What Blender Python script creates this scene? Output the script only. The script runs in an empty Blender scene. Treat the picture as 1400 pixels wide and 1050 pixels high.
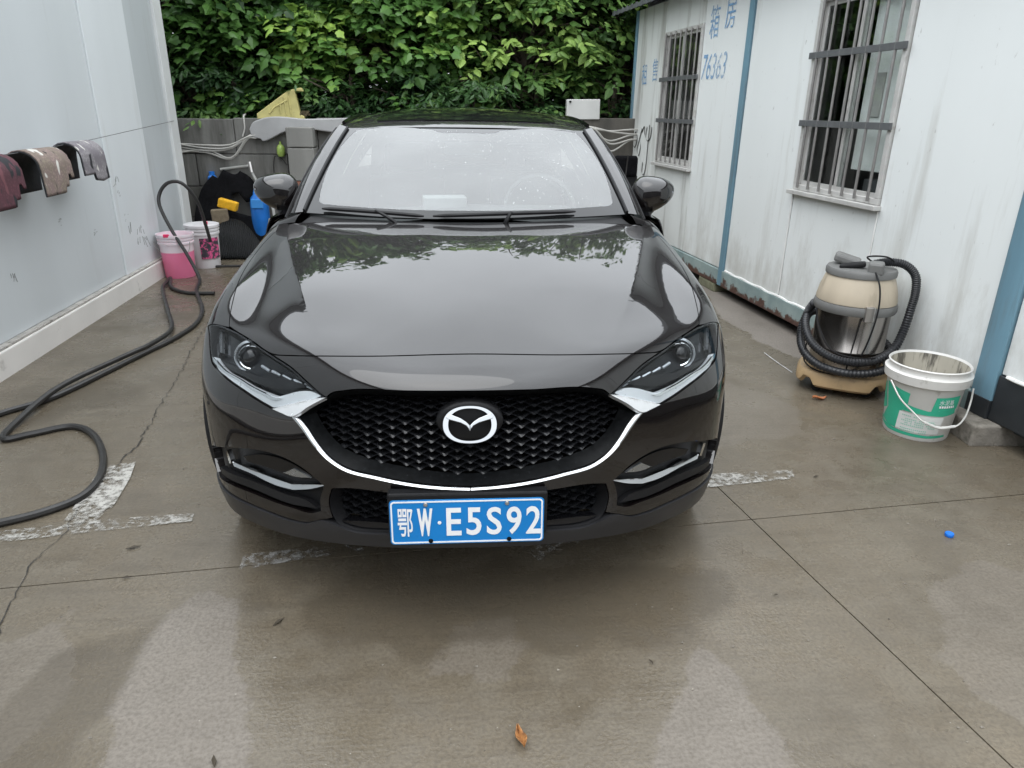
import bpy, bmesh, math, random
import numpy as np
from math import sin, cos, pi, radians, sqrt
from mathutils import Vector, Matrix
from mathutils.geometry import delaunay_2d_cdt

random.seed(7); rng = np.random.default_rng(11)
scene = bpy.context.scene
col = scene.collection

# ------------------------------------------------------------------ camera
PITCH, YAW, ROLL, CAMH = radians(21.2), radians(4.5), radians(0.8), 1.52
fw = Vector((sin(YAW)*cos(PITCH), cos(YAW)*cos(PITCH), -sin(PITCH)))
rt0 = Vector((cos(YAW), -sin(YAW), 0)); up0 = rt0.cross(fw)
rt = rt0*cos(ROLL) + up0*sin(ROLL); up = -rt0*sin(ROLL) + up0*cos(ROLL)
cam_data = bpy.data.cameras.new('camera'); cam = bpy.data.objects.new('camera', cam_data); col.objects.link(cam)
M = Matrix((rt, up, -fw)).transposed().to_4x4(); M.translation = (0, 0, CAMH)
cam.matrix_world = M
cam_data.sensor_width = 36; cam_data.lens = 971/1400*36; cam_data.clip_start = .05; cam_data.clip_end = 2000
scene.camera = cam

# ------------------------------------------------------------------ sky, sun, exposure (overcast)
world = bpy.data.worlds.new('World'); scene.world = world; world.use_nodes = True
wn = world.node_tree.nodes; wl = world.node_tree.links; wn.clear()
wo = wn.new('ShaderNodeOutputWorld'); bg = wn.new('ShaderNodeBackground'); bg.inputs[1].default_value = .10
sky = wn.new('ShaderNodeTexSky'); sky.sky_type = 'NISHITA'; sky.sun_disc = False
sky.sun_elevation = radians(62); sky.sun_rotation = radians(200); sky.air_density = 1.0; sky.dust_density = 4.0; sky.ozone_density = 1.0
# CIE overcast luminance: zenith three times the horizon
tc = wn.new('ShaderNodeTexCoord'); sep = wn.new('ShaderNodeSeparateXYZ'); wl.new(tc.outputs['Generated'], sep.inputs[0])
cl = wn.new('ShaderNodeMath'); cl.operation = 'MAXIMUM'; cl.inputs[1].default_value = 0; wl.new(sep.outputs[2], cl.inputs[0])
ma = wn.new('ShaderNodeMath'); ma.operation = 'MULTIPLY_ADD'; ma.inputs[1].default_value = 2/3; ma.inputs[2].default_value = 1/3; wl.new(cl.outputs[0], ma.inputs[0])
nz = wn.new('ShaderNodeTexNoise'); nz.inputs['Scale'].default_value = 2.2; nz.inputs['Detail'].default_value = 5; wl.new(tc.outputs['Generated'], nz.inputs['Vector'])
mr = wn.new('ShaderNodeMapRange'); mr.inputs[1].default_value = .3; mr.inputs[2].default_value = .7; mr.inputs[3].default_value = .88; mr.inputs[4].default_value = 1.12; wl.new(nz.outputs[0], mr.inputs[0])
mm = wn.new('ShaderNodeMath'); mm.operation = 'MULTIPLY'; wl.new(ma.outputs[0], mm.inputs[0]); wl.new(mr.outputs[0], mm.inputs[1])
vs = wn.new('ShaderNodeVectorMath'); vs.operation = 'SCALE'; vs.inputs[0].default_value = (30.0, 31.5, 33.0); wl.new(mm.outputs[0], vs.inputs['Scale'])
mx = wn.new('ShaderNodeMix'); mx.data_type = 'RGBA'; mx.inputs[0].default_value = .90
wl.new(sky.outputs[0], mx.inputs[6]); wl.new(vs.outputs[0], mx.inputs[7]); wl.new(mx.outputs[2], bg.inputs[0]); wl.new(bg.outputs[0], wo.inputs[0])
sl = bpy.data.lights.new('sun', 'SUN'); sl.energy = .7; sl.angle = radians(50); sl.color = (1, .98, .95)
sun = bpy.data.objects.new('sun', sl); col.objects.link(sun)
sun.rotation_euler = Vector((.25, .35, -1)).to_track_quat('-Z', 'Y').to_euler()
scene.view_settings.view_transform = 'Standard'; scene.view_settings.look = 'None'
scene.view_settings.exposure = 0.25; scene.view_settings.gamma = 1.0; scene.view_settings.use_curve_mapping = False
scene.cycles.max_bounces = 8; scene.cycles.diffuse_bounces = 3; scene.cycles.glossy_bounces = 4; scene.cycles.transparent_max_bounces = 16

# ------------------------------------------------------------------ materials
MATS = {}
class NT:
    def __init__(s, name):
        s.m = bpy.data.materials.new(name); s.m.use_nodes = True; s.t = s.m.node_tree; s.n = s.t.nodes; s.n.clear()
        s.out = s.n.new('ShaderNodeOutputMaterial'); s.b = s.n.new('ShaderNodeBsdfPrincipled'); s.t.links.new(s.b.outputs[0], s.out.inputs[0])
        g = s.n.new('ShaderNodeNewGeometry'); s.pos = g.outputs['Position']; s.tc = s.n.new('ShaderNodeTexCoord')
    def L(s, a, b): s.t.links.new(a, b)
    def scale(s, v, sc):
        m = s.n.new('ShaderNodeMapping'); m.inputs['Scale'].default_value = sc; s.L(v, m.inputs[0]); return m.outputs[0]
    def noise(s, scale, detail=4, vec=None, rough=.55):
        n = s.n.new('ShaderNodeTexNoise'); n.inputs['Scale'].default_value = scale; n.inputs['Detail'].default_value = detail; n.inputs['Roughness'].default_value = rough
        s.L(vec if vec is not None else s.pos, n.inputs['Vector']); return n.outputs[0]
    def vor(s, scale, vec=None, feat='F1'):
        n = s.n.new('ShaderNodeTexVoronoi'); n.inputs['Scale'].default_value = scale; n.feature = feat
        s.L(vec if vec is not None else s.pos, n.inputs['Vector']); return n
    def ramp(s, v, a, b, lo=0., hi=1.):
        n = s.n.new('ShaderNodeMapRange'); n.inputs[1].default_value = a; n.inputs[2].default_value = b; n.inputs[3].default_value = lo; n.inputs[4].default_value = hi
        s.L(v, n.inputs[0]); return n.outputs[0]
    def mix(s, f, a, b):
        n = s.n.new('ShaderNodeMix'); n.data_type = 'RGBA'
        for k, x in ((0, f), (6, a), (7, b)):
            if hasattr(x, 'links'): s.L(x, n.inputs[k])
            elif k == 0: n.inputs[0].default_value = x
            else: n.inputs[k].default_value = (*x, 1)
        return n.outputs[2]
    def math(s, op, a, b=None):
        n = s.n.new('ShaderNodeMath'); n.operation = op
        for k, x in enumerate((a, b)):
            if x is None: continue
            if hasattr(x, 'links'): s.L(x, n.inputs[k])
            else: n.inputs[k].default_value = x
        return n.outputs[0]
    def attr(s, name):
        n = s.n.new('ShaderNodeAttribute'); n.attribute_name = name; return n.outputs['Fac']
    def bump(s, h, strength=.3, dist=.01):
        n = s.n.new('ShaderNodeBump'); n.inputs['Strength'].default_value = strength; n.inputs['Distance'].default_value = dist; s.L(h, n.inputs['Height']); s.L(n.outputs[0], s.b.inputs['Normal'])
    def set(s, **k):
        for a, v in k.items():
            i = s.b.inputs[a.replace('_', ' ')]
            if hasattr(v, 'links'): s.L(v, i)
            elif isinstance(v, tuple): i.default_value = (*v, 1) if i.type == "RGBA" else v
            else: i.default_value = v

def pm(name, c, rough=.5, metal=0., var=.12, scale=6., bump=0., bscale=40., coat=0., dirt=None, spec=.5, streak=False, local=False):
    if name in MATS: return MATS[name]
    t = NT(name); v = t.tc.outputs['Object'] if local else t.pos
    if streak: v = t.scale(v, (1, 1, .12))
    n = t.noise(scale, 5, v)
    dk = tuple(x*(1-var) for x in c); lt = tuple(min(1, x*(1+var)) for x in c)
    cc = t.mix(t.ramp(n, .3, .7), dk, lt)
    if dirt:
        dcol, lo, hi, ds = dirt
        n2 = t.noise(ds, 8, v, .65); cc = t.mix(t.ramp(n2, lo, hi), cc, dcol)
    t.set(Base_Color=cc, Metallic=metal, Specular_IOR_Level=spec, Coat_Weight=coat, Coat_Roughness=.04)
    t.set(Roughness=t.ramp(t.noise(scale*2.3, 4, v), .3, .7, max(.02, rough*.85), min(1, rough*1.15)))
    if bump: t.bump(t.noise(bscale, 5, t.tc.outputs['Object'] if local else t.pos), bump)
    MATS[name] = t.m; return t.m

def glass(name, tint=(.9, .93, .92), ior=1.7, rough=0.0, haze=0.):
    t = NT(name); t.n.remove(t.b)
    tr = t.n.new('ShaderNodeBsdfTransparent'); tr.inputs[0].default_value = (*tint, 1)
    gl = t.n.new('ShaderNodeBsdfGlossy'); gl.inputs['Roughness'].default_value = rough
    fr = t.n.new('ShaderNodeFresnel'); gg = t.n.new('ShaderNodeNewGeometry'); t.L(t.ramp(gg.outputs['Backfacing'], 0, 1, ior, 1/ior), fr.inputs[0])
    mxs = t.n.new('ShaderNodeMixShader'); t.L(fr.outputs[0], mxs.inputs[0]); t.L(tr.outputs[0], mxs.inputs[1]); t.L(gl.outputs[0], mxs.inputs[2]); 
    if haze:   # misted film; its pale diffuse is added to brighten the sky reflection
        df = t.n.new('ShaderNodeBsdfDiffuse'); df.inputs[0].default_value = (.75, .78, .78, 1); m2 = t.n.new('ShaderNodeMixShader'); t.L(t.ramp(t.noise(3.5, 6), .3, .7, haze*.75, haze*1.25), m2.inputs[0]); t.L(mxs.outputs[0], m2.inputs[1]); t.L(df.outputs[0], m2.inputs[2]); mxs = m2
    t.L(mxs.outputs[0], t.out.inputs[0])
    MATS[name] = t.m; return t.m

def worn(name, c, lo, hi, sc, rough=.6):
    """paint that has flaked off in places"""
    t = NT(name); n = t.noise(sc, 8, None, .7); n2 = t.noise(3, 3)
    a = t.ramp(t.math('ADD', n, t.math('MULTIPLY', n2, .5)), lo, hi)
    t.set(Base_Color=t.mix(t.ramp(n2, .3, .7), tuple(x*.85 for x in c), c), Roughness=rough, Alpha=a); MATS[name] = t.m; return t.m

# car
def car_paint():
    t = NT('car_paint')
    fl = t.vor(900, t.tc.outputs['Object']); 
    t.set(Base_Color=t.mix(t.ramp(fl.outputs['Distance'], .0, .5), (.0072, .0042, .0044), (.0032, .0022, .0023)), Metallic=0., Roughness=.5, Specular_IOR_Level=.10, Coat_Weight=1., Coat_Roughness=.02, Coat_IOR=1.66)
    d = t.ramp(t.noise(230, 2, t.tc.outputs['Object']), .63, .8)
    m = t.ramp(t.noise(5, 3, t.tc.outputs['Object']), .45, .62)
    t.bump(t.math('MULTIPLY', d, m), .12, .004)
    MATS['paint'] = t.m; return t.m
PAINT = car_paint()
CHROME = pm('chrome', (.78, .79, .80), .07, 1., .03)
SATIN = pm('satin_silver', (.42, .44, .46), .28, .9, .05)
GBLACK = pm('gloss_black', (.005, .005, .006), .10, 0, .1, spec=.45)
MBLACK = pm('matt_black_plastic', (.010, .010, .011), .45, 0, .2, bump=.15, bscale=300, spec=.25)
VBLACK = pm('deep_black', (.004, .004, .004), .8, 0, .1, spec=.1)
LIPGREY = pm('lip_grey', (.022, .022, .024), .34, 0, .12, spec=.4)
RUBBER = pm('rubber', (.012, .012, .013), .55, 0, .2, bump=.1, spec=.25)
RIM = pm('alloy', (.35, .36, .37), .3, .9, .05)
WGLASS = glass('windscreen_glass', (.80, .86, .84), 2.35, haze=.085)
LGLASS = glass('lamp_glass', (.92, .94, .95), 1.28)
BGLASS = glass('window_glass', (.91, .93, .925), 1.55, .02)
FRIT = pm('frit', (.010, .0105, .011), .06, 0, .05, spec=.6)
INTER = pm('interior_black', (.03, .03, .032), .6, 0, .15, bump=.1)
DROP = glass('water_drop', (.93, .95, .95), 2.6)
PLATEB = pm('plate_blue', (.004, .19, .53), .32, 0, .05)
WHITE = pm('white_enamel', (.80, .81, .82), .4, 0, .04)
STEEL = pm('steel', (.52, .50, .48), .35, .9, .12)

# ------------------------------------------------------------------ helpers
def link(o, parent=None):
    col.objects.link(o)
    if parent is not None: o.parent = parent
    return o
def tag(o, label=None, cat=None, group=None, kind=None):
    if label: o['label'] = label
    if cat: o['category'] = cat
    if group: o['group'] = group
    if kind: o['kind'] = kind
    return o
def empty(name, loc=(0, 0, 0), rz=0):
    o = bpy.data.objects.new(name, None); o.location = loc; o.rotation_euler = (0, 0, rz); o.empty_display_size = .2; link(o); return o

class MB:
    """collects geometry for one mesh object"""
    def __init__(s): s.v = []; s.f = []; s.sm = []
    def add(s, vs, fs, smooth=False):
        k = len(s.v); s.v += [tuple(x) for x in vs]; s.f += [tuple(i+k for i in f) for f in fs]; s.sm += [smooth]*len(fs); return s
    def box(s, c, d, R=None):
        c = Vector(c); hx, hy, hz = d[0]/2, d[1]/2, d[2]/2
        vs = [Vector((x, y, z)) for z in (-hz, hz) for y in (-hy, hy) for x in (-hx, hx)]
        if R is not None: vs = [R @ v for v in vs]
        return s.add([v+c for v in vs], [(0, 2, 3, 1), (4, 5, 7, 6), (0, 1, 5, 4), (2, 6, 7, 3), (0, 4, 6, 2), (1, 3, 7, 5)])
    def bx(s, x0, x1, y0, y1, z0, z1): return s.box(((x0+x1)/2, (y0+y1)/2, (z0+z1)/2), (x1-x0, y1-y0, z1-z0))
    def tube(s, pts, r, n=10, caps=True, closed=False):
        P = [Vector(p) for p in pts]; m = len(P); rs = r if hasattr(r, '__len__') else [r]*m
        vs = []; prev = None
        for i, p in enumerate(P):
            a = P[(i-1) % m] if (closed or i > 0) else P[0]; b = P[(i+1) % m] if (closed or i < m-1) else P[-1]
            d = (b-a)
            if d.length < 1e-9: d = Vector((0, 0, 1))
            d.normalize()
            if prev is None:
                prev = d.orthogonal().normalized()
            prev = (prev - d*prev.dot(d))
            if prev.length < 1e-6: prev = d.orthogonal()
            prev.normalize(); q = d.cross(prev)
            for k in range(n):
                t = 2*pi*k/n; vs.append(p + (prev*cos(t)+q*sin(t))*rs[i])
        fs = []
        for i in range(m if closed else m-1):
            j = (i+1) % m
            for k in range(n): fs.append((i*n+k, i*n+(k+1) % n, j*n+(k+1) % n, j*n+k))
        if caps and not closed: fs += [tuple(range(n-1, -1, -1)), tuple((m-1)*n+k for k in range(n))]
        return s.add(vs, fs, True)
    def lathe(s, prof, n=32, c=(0, 0, 0), Rm=None, closed=False, caps=False):
        c = Vector(c); vs = []
        for r, z in prof:
            for k in range(n):
                v = Vector((r*cos(2*pi*k/n), r*sin(2*pi*k/n), z)); vs.append((Rm @ v if Rm is not None else v)+c)
        fs = []; m = len(prof)
        for i in range(m if closed else m-1):
            j = (i+1) % m
            for k in range(n): fs.append((i*n+k, i*n+(k+1) % n, j*n+(k+1) % n, j*n+k))
        if caps and not closed:
            if prof[0][0] > 1e-6: fs.append(tuple(range(n-1, -1, -1)))
            if prof[-1][0] > 1e-6: fs.append(tuple((m-1)*n+k for k in range(n)))
        return s.add(vs, fs, True)
    def prism(s, poly, d, Mx):
        """2-D polygon extruded by d along local z, then placed by matrix Mx"""
        n = len(poly); vs = [Mx @ Vector((x, y, 0)) for x, y in poly] + [Mx @ Vector((x, y, d)) for x, y in poly]
        fs = [tuple(range(n-1, -1, -1)), tuple(range(n, 2*n))] + [(i, (i+1) % n, n+(i+1) % n, n+i) for i in range(n)]
        return s.add(vs, fs)
    def grid(s, fn, nu, nv, smooth=True):
        vs = [fn(i/nu, j/nv) for j in range(nv+1) for i in range(nu+1)]
        fs = [(j*(nu+1)+i, j*(nu+1)+i+1, (j+1)*(nu+1)+i+1, (j+1)*(nu+1)+i) for j in range(nv) for i in range(nu)]
        return s.add(vs, fs, smooth)
    def build(s, name, m, parent=None, bevel=0., seg=2, solid=0., sub=0, auto=None):
        me = bpy.data.meshes.new(name); me.from_pydata(s.v, [], s.f); me.polygons.foreach_set('use_smooth', s.sm if auto is None else [True]*len(s.sm)); me.materials.append(m)
        bm = bmesh.new(); bm.from_mesh(me); bmesh.ops.recalc_face_normals(bm, faces=bm.faces[:]); bm.to_mesh(me); bm.free()
        me.update()
        if auto is not None: me.set_sharp_from_angle(angle=radians(auto))
        elif any(s.sm): me.set_sharp_from_angle(angle=radians(42))
        o = link(bpy.data.objects.new(name, me), parent)
        if solid: md = o.modifiers.new('solid', 'SOLIDIFY'); md.thickness = solid; md.offset = 0
        if sub: md = o.modifiers.new('sub', 'SUBSURF'); md.levels = sub; md.render_levels = sub
        if bevel: md = o.modifiers.new('bevel', 'BEVEL'); md.width = bevel; md.segments = seg; md.limit_method = 'ANGLE'; md.angle_limit = radians(40); md.harden_normals = False
        return o

def catmull(P, n=8, closed=False):
    P = [Vector(p) for p in P]; m = len(P); out = []
    for i in range(m if closed else m-1):
        p0 = P[(i-1) % m] if closed or i > 0 else P[0]*2-P[1]; p1 = P[i]; p2 = P[(i+1) % m]; p3 = P[(i+2) % m] if closed or i+2 < m else P[-1]*2-P[-2]
        for k in range(n):
            t = k/n; out.append(.5*((2*p1)+(p2-p0)*t+(2*p0-5*p1+4*p2-p3)*t*t+(3*p1-p0-3*p2+p3)*t**3))
    if not closed: out.append(P[-1])
    return out

def text_mesh(body, w=None, h=None, shear=0., bold=0.):
    cu = bpy.data.curves.new('txt', 'FONT'); cu.body = body; cu.size = 1; cu.shear = shear; cu.resolution_u = 4; cu.offset = bold
    o = bpy.data.objects.new('txt', cu); col.objects.link(o); bpy.context.view_layer.update()
    dg = bpy.context.evaluated_depsgraph_get(); me = bpy.data.meshes.new_from_object(o.evaluated_get(dg)); bpy.data.objects.remove(o)
    vs = np.array([v.co[:] for v in me.vertices]) if len(me.vertices) else np.zeros((1, 3))
    lo, hi = vs.min(0), vs.max(0); s = hi-lo; s[s < 1e-6] = 1
    vs = (vs-(lo+hi)/2)
    if w: vs[:, 0] *= w/s[0]
    if h: vs[:, 1] *= h/s[1]
    fs = [tuple(p.vertices) for p in me.polygons]; bpy.data.meshes.remove(me)
    return vs, fs

# ------------------------------------------------------------------ ground: four concrete slabs over a base sheet
def concrete():
    t = NT('wet_concrete'); dry_sheen0 = t.attr('dry_sheen'); amt = t.attr('amt'); st0 = t.attr('stain')
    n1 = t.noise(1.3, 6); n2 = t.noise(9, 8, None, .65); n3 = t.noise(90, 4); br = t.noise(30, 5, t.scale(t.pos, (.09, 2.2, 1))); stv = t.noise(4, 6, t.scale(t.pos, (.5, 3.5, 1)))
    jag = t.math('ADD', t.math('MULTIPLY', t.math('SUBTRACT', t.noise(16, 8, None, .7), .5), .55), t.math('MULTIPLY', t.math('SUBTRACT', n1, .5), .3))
    dry_sheen = t.math('MULTIPLY', t.ramp(t.math('ADD', dry_sheen0, jag), .46, .55), amt); st = t.math('MULTIPLY', t.ramp(t.math('ADD', st0, jag), .30, .62), .55)
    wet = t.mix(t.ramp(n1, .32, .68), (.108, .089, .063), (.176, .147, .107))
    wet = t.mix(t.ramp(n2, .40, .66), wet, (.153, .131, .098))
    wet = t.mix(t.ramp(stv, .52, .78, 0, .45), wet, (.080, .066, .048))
    dry_sheen_col = t.mix(t.ramp(n1, .3, .7), (.195, .172, .150), (.250, .225, .200))  # paler tone for dried ground and for the painted sky sheen
    c = t.mix(dry_sheen, wet, dry_sheen_col)
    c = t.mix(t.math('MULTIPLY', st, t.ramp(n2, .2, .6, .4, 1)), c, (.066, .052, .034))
    v = t.vor(70); sp = t.ramp(v.outputs['Distance'], .10, .17, 1, 0); rare = t.ramp(v.outputs['Color'], .90, .93)
    c = t.mix(t.math('MULTIPLY', t.math('MULTIPLY', sp, rare), .75), c, (.42, .39, .34))
    v2 = t.vor(42); sp2 = t.ramp(v2.outputs['Distance'], .08, .16, 1, 0); rare2 = t.ramp(v2.outputs['Color'], .93, .96)
    c = t.mix(t.math('MULTIPLY', t.math('MULTIPLY', sp2, rare2), .8), c, (.05, .043, .034))
    c = t.mix(t.ramp(n3, .40, .68, 0, .50), c, (.070, .058, .044)); c = t.mix(t.ramp(br, .50, .80, 0, .16), c, (.075, .063, .048)); n4 = t.noise(3.2, 7, None, .6); c = t.mix(t.ramp(n4, .50, .72, 0, .40), c, (.080, .067, .050))
    rw = t.ramp(t.math('ADD', t.math('MULTIPLY', n2, .4), t.math('MULTIPLY', n4, .6)), .38, .60, .12, .44)
    r = t.n.new('ShaderNodeMix'); t.L(dry_sheen, r.inputs[0]); t.L(rw, r.inputs[2]); r.inputs[3].default_value = .62
    t.set(Base_Color=c, Roughness=r.outputs[0], Specular_IOR_Level=.45)
    t.bump(t.math('ADD', t.math('ADD', t.math('MULTIPLY', n3, .6), t.math('MULTIPLY', n2, .7)), t.math('MULTIPLY', br, .35)), .20, .012)
    return t.m
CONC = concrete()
O2 = np.array([1.156, 2.374]); eA = np.array([3.958, .422]); eA /= np.linalg.norm(eA); eB = np.array([-.256, 1.422]); eB /= np.linalg.norm(eB)

def sd_poly(P, poly):
    """signed distance (negative inside) of points to a polygon"""
    poly = np.array(poly, float); d = np.full(len(P), 1e9); ins = np.zeros(len(P), bool)
    for i in range(len(poly)):
        a = poly[i]; b = poly[(i+1) % len(poly)]; ab = b-a; t = np.clip(((P-a)@ab)/max(1e-12, ab@ab), 0, 1)
        d = np.minimum(d, np.linalg.norm(P-a-t[:, None]*ab, axis=1))
        c = ((a[1] > P[:, 1]) != (b[1] > P[:, 1])); den = (b[1]-a[1]) if abs(b[1]-a[1]) > 1e-12 else 1e-12
        ins ^= c & (P[:, 0] < (b[0]-a[0])*(P[:, 1]-a[1])/den+a[0])
    return np.where(ins, -d, d)
# value noise for ragged edges
NG = rng.random((256, 256))
def vnoise(P, sc):
    q = P*sc; i = np.floor(q).astype(int); f = q-i; f = f*f*(3-2*f); g = lambda a, b: NG[a % 256, b % 256]
    return (g(i[:, 0], i[:, 1])*(1-f[:, 0])+g(i[:, 0]+1, i[:, 1])*f[:, 0])*(1-f[:, 1])+(g(i[:, 0], i[:, 1]+1)*(1-f[:, 0])+g(i[:, 0]+1, i[:, 1]+1)*f[:, 0])*f[:, 1]-.5
DRY_SHEEN = [  # outlines of dried ground and of sky sheen painted as paler foreground concrete, with ragged edge and softness
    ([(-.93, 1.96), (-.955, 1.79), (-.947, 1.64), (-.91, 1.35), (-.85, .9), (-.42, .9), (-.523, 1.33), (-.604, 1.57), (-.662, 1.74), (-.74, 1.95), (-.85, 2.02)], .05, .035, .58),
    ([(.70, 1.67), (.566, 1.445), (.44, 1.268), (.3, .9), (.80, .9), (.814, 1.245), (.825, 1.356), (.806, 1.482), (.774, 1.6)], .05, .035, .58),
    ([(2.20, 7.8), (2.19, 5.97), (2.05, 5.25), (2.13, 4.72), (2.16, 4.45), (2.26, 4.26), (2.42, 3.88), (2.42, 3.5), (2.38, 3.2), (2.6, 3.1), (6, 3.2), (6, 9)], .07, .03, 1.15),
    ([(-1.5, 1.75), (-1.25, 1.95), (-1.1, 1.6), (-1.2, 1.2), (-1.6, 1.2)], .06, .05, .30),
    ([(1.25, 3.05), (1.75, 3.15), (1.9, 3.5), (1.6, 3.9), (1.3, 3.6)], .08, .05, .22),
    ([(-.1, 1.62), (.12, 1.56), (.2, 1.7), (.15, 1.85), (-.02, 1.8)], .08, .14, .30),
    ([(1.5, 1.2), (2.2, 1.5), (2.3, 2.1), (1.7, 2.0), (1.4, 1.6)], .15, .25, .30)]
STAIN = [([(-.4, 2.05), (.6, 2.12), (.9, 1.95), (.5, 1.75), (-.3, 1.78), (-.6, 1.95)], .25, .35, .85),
         ([(-2.4, 3.2), (-1.9, 3.6), (-1.7, 3.9), (-2.2, 4.2), (-2.6, 3.9)], .2, .3, .45),
         ([(-2.6, 5.0), (-1.6, 5.0), (-1.8, 7.2), (-2.7, 7.2)], .2, .5, .35),
         ([(-1.2, 1.75), (-.95, 1.9), (-.98, 1.5), (-1.0, 1.1), (-1.3, 1.1)], .1, .12, .55)]
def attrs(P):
    dry_sheen = np.zeros(len(P)); amt = np.zeros(len(P)); st = np.zeros(len(P)); best = np.full(len(P), 1e9)
    for poly, rag, soft, a_ in DRY_SHEEN:
        d = sd_poly(P, poly)+rag*vnoise(P, 7); dry_sheen = np.maximum(dry_sheen, np.clip(.5-d/.22, 0, 1)); m_ = d < best; amt[m_] = a_; best[m_] = d[m_]
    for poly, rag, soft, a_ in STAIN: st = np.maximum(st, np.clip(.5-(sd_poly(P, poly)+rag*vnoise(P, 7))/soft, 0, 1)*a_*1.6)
    return dry_sheen, amt, st
ground = MB(); ground.add([(-250, -250, -.03), (250, -250, -.03), (250, 250, -.03), (-250, 250, -.03)], [(0, 1, 2, 3)])
ground = tag(ground.build('ground', pm('joint_dirt', (.022, .020, .017), .7, bump=.2)), 'wet concrete yard floor', None, kind='structure')
def axis(lim, dense, step, g=.0026):
    a = [g]; 
    while a[-1] < dense: a.append(a[-1]+step)
    st = step*2
    while a[-1] < lim: a.append(a[-1]+st); st *= 1.6
    return np.array(a)
for sa in (-1, 1):
    for sb in (-1, 1):
        A = axis(240, 4.2 if sa < 0 else 1.9, .035)*sa; B = axis(240, 1.9 if sb < 0 else 6.0, .035 if sb < 0 else .05)*sb
        A = np.sort(A); B = np.sort(B)
        AA, BB = np.meshgrid(A, B); P = O2+AA.ravel()[:, None]*eA+BB.ravel()[:, None]*eB
        near = (np.abs(AA.ravel()) < 8) & (np.abs(BB.ravel()) < 10)
        z = np.where(near, .0025*vnoise(P, 1.1)+.0012*vnoise(P, 3.1), 0)
        na, nb = len(A), len(B); V = [(*p, zz) for p, zz in zip(P.tolist(), z.tolist())]
        F = [(j*na+i, j*na+i+1, (j+1)*na+i+1, (j+1)*na+i) for j in range(nb-1) for i in range(na-1)]
        # joint faces along the two cut edges
        ia = 0 if sa > 0 else na-1; jb = 0 if sb > 0 else nb-1
        k = len(V); V += [(V[j*na+ia][0], V[j*na+ia][1], zz) for j in range(nb) for zz in (V[j*na+ia][2], -.03)]; ea = [(k+2*j, k+2*j+2, k+2*j+3, k+2*j+1) for j in range(nb-1)]
        k = len(V); V += [(V[jb*na+i][0], V[jb*na+i][1], zz) for i in range(na) for zz in (V[jb*na+i][2], -.03)]; eb = [(k+2*i, k+2*i+2, k+2*i+3, k+2*i+1) for i in range(na-1)]
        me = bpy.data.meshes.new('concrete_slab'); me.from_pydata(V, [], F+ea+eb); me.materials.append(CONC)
        dry_sheen, amt, st = attrs(np.array(V)[:, :2])
        for nm, arr in (('dry_sheen', dry_sheen), ('amt', amt), ('stain', st)):
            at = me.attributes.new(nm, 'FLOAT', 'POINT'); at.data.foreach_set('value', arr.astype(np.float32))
        me.polygons.foreach_set('use_smooth', [True]*len(F)+[False]*(len(ea)+len(eb))); me.update()
        link(bpy.data.objects.new('concrete_slab', me), ground)
# a hairline crack wandering across the left slab
ck = [(-1.40, 1.75), (-1.437, 1.916), (-1.494, 2.123), (-1.511, 2.295), (-1.499, 2.398), (-1.541, 2.628), (-1.536, 2.808), (-1.547, 3.013), (-1.526, 3.162), (-1.574, 3.416), (-1.629, 3.76), (-1.672, 4.107), (-1.762, 4.59), (-1.872, 5.282), (-1.95, 6.0)]
mb = MB(); P = []; 
for i in range(len(ck)-1):
    a, b = np.array(ck[i]), np.array(ck[i+1]); m = max(2, int(np.linalg.norm(b-a)/.028))
    for k in range(m): P.append(a+(b-a)*k/m+rng.normal(0, .0065, 2))
vs = []; 
for i, p in enumerate(P):
    d = P[min(i+1, len(P)-1)]-P[max(i-1, 0)]; nn = np.array([-d[1], d[0]])/max(1e-9, np.linalg.norm(d)); w = .0007+.0017*rng.random()*(1+(p[1] > 3)*.5)
    vs += [(*(p+nn*w), .0042), (*(p-nn*w), .0042)]
mb.add(vs, [(2*i, 2*i+1, 2*i+3, 2*i+2) for i in range(len(P)-1)])
tag(mb.build('ground_crack', MATS['joint_dirt']), 'thin jagged crack running across the concrete', kind='structure')
# worn white bay markings
WORN = worn('worn_white_paint', (.44, .425, .39), .68, .88, 34); WORN2 = worn('faint_white_paint', (.46, .45, .43), .74, .98, 30)
def marking(poly, m, z, label):
    b = MB(); b.add([(x, y, z) for x, y in poly], [tuple(range(len(poly)))]); tag(b.build('bay_marking', m), label, kind='structure')
marking([(-1.95, 2.31), (-1.70, 2.362), (-1.38, 2.42), (-1.05, 2.472), (-1.06, 2.532), (-1.38, 2.505), (-1.745, 2.44), (-1.95, 2.40)], WORN, .0045, 'worn white painted bay line beside the crack')
marking([(-1.535, 2.46), (-1.60, 2.95), (-1.47, 2.99), (-1.43, 2.83), (-1.40, 2.60), (-1.42, 2.50)], WORN, .0060, 'worn white painted stub running off the bay line')
marking([(.80, 2.60), (1.097, 2.635), (1.477, 2.69), (1.504, 2.771), (1.179, 2.753), (.8, 2.71)], WORN, .0046, 'worn white painted bay line crossing under the car')
marking([(-.78, 2.14), (-.55, 2.20), (-.36, 2.235), (-.38, 2.29), (-.79, 2.235)], WORN2, .0047, 'faint smear of white paint under the bumper')
marking([(.20, 2.26), (.28, 2.13), (.34, 2.17), (.46, 2.27)], WORN2, .0048, 'faint white smear beneath the number plate')

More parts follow.
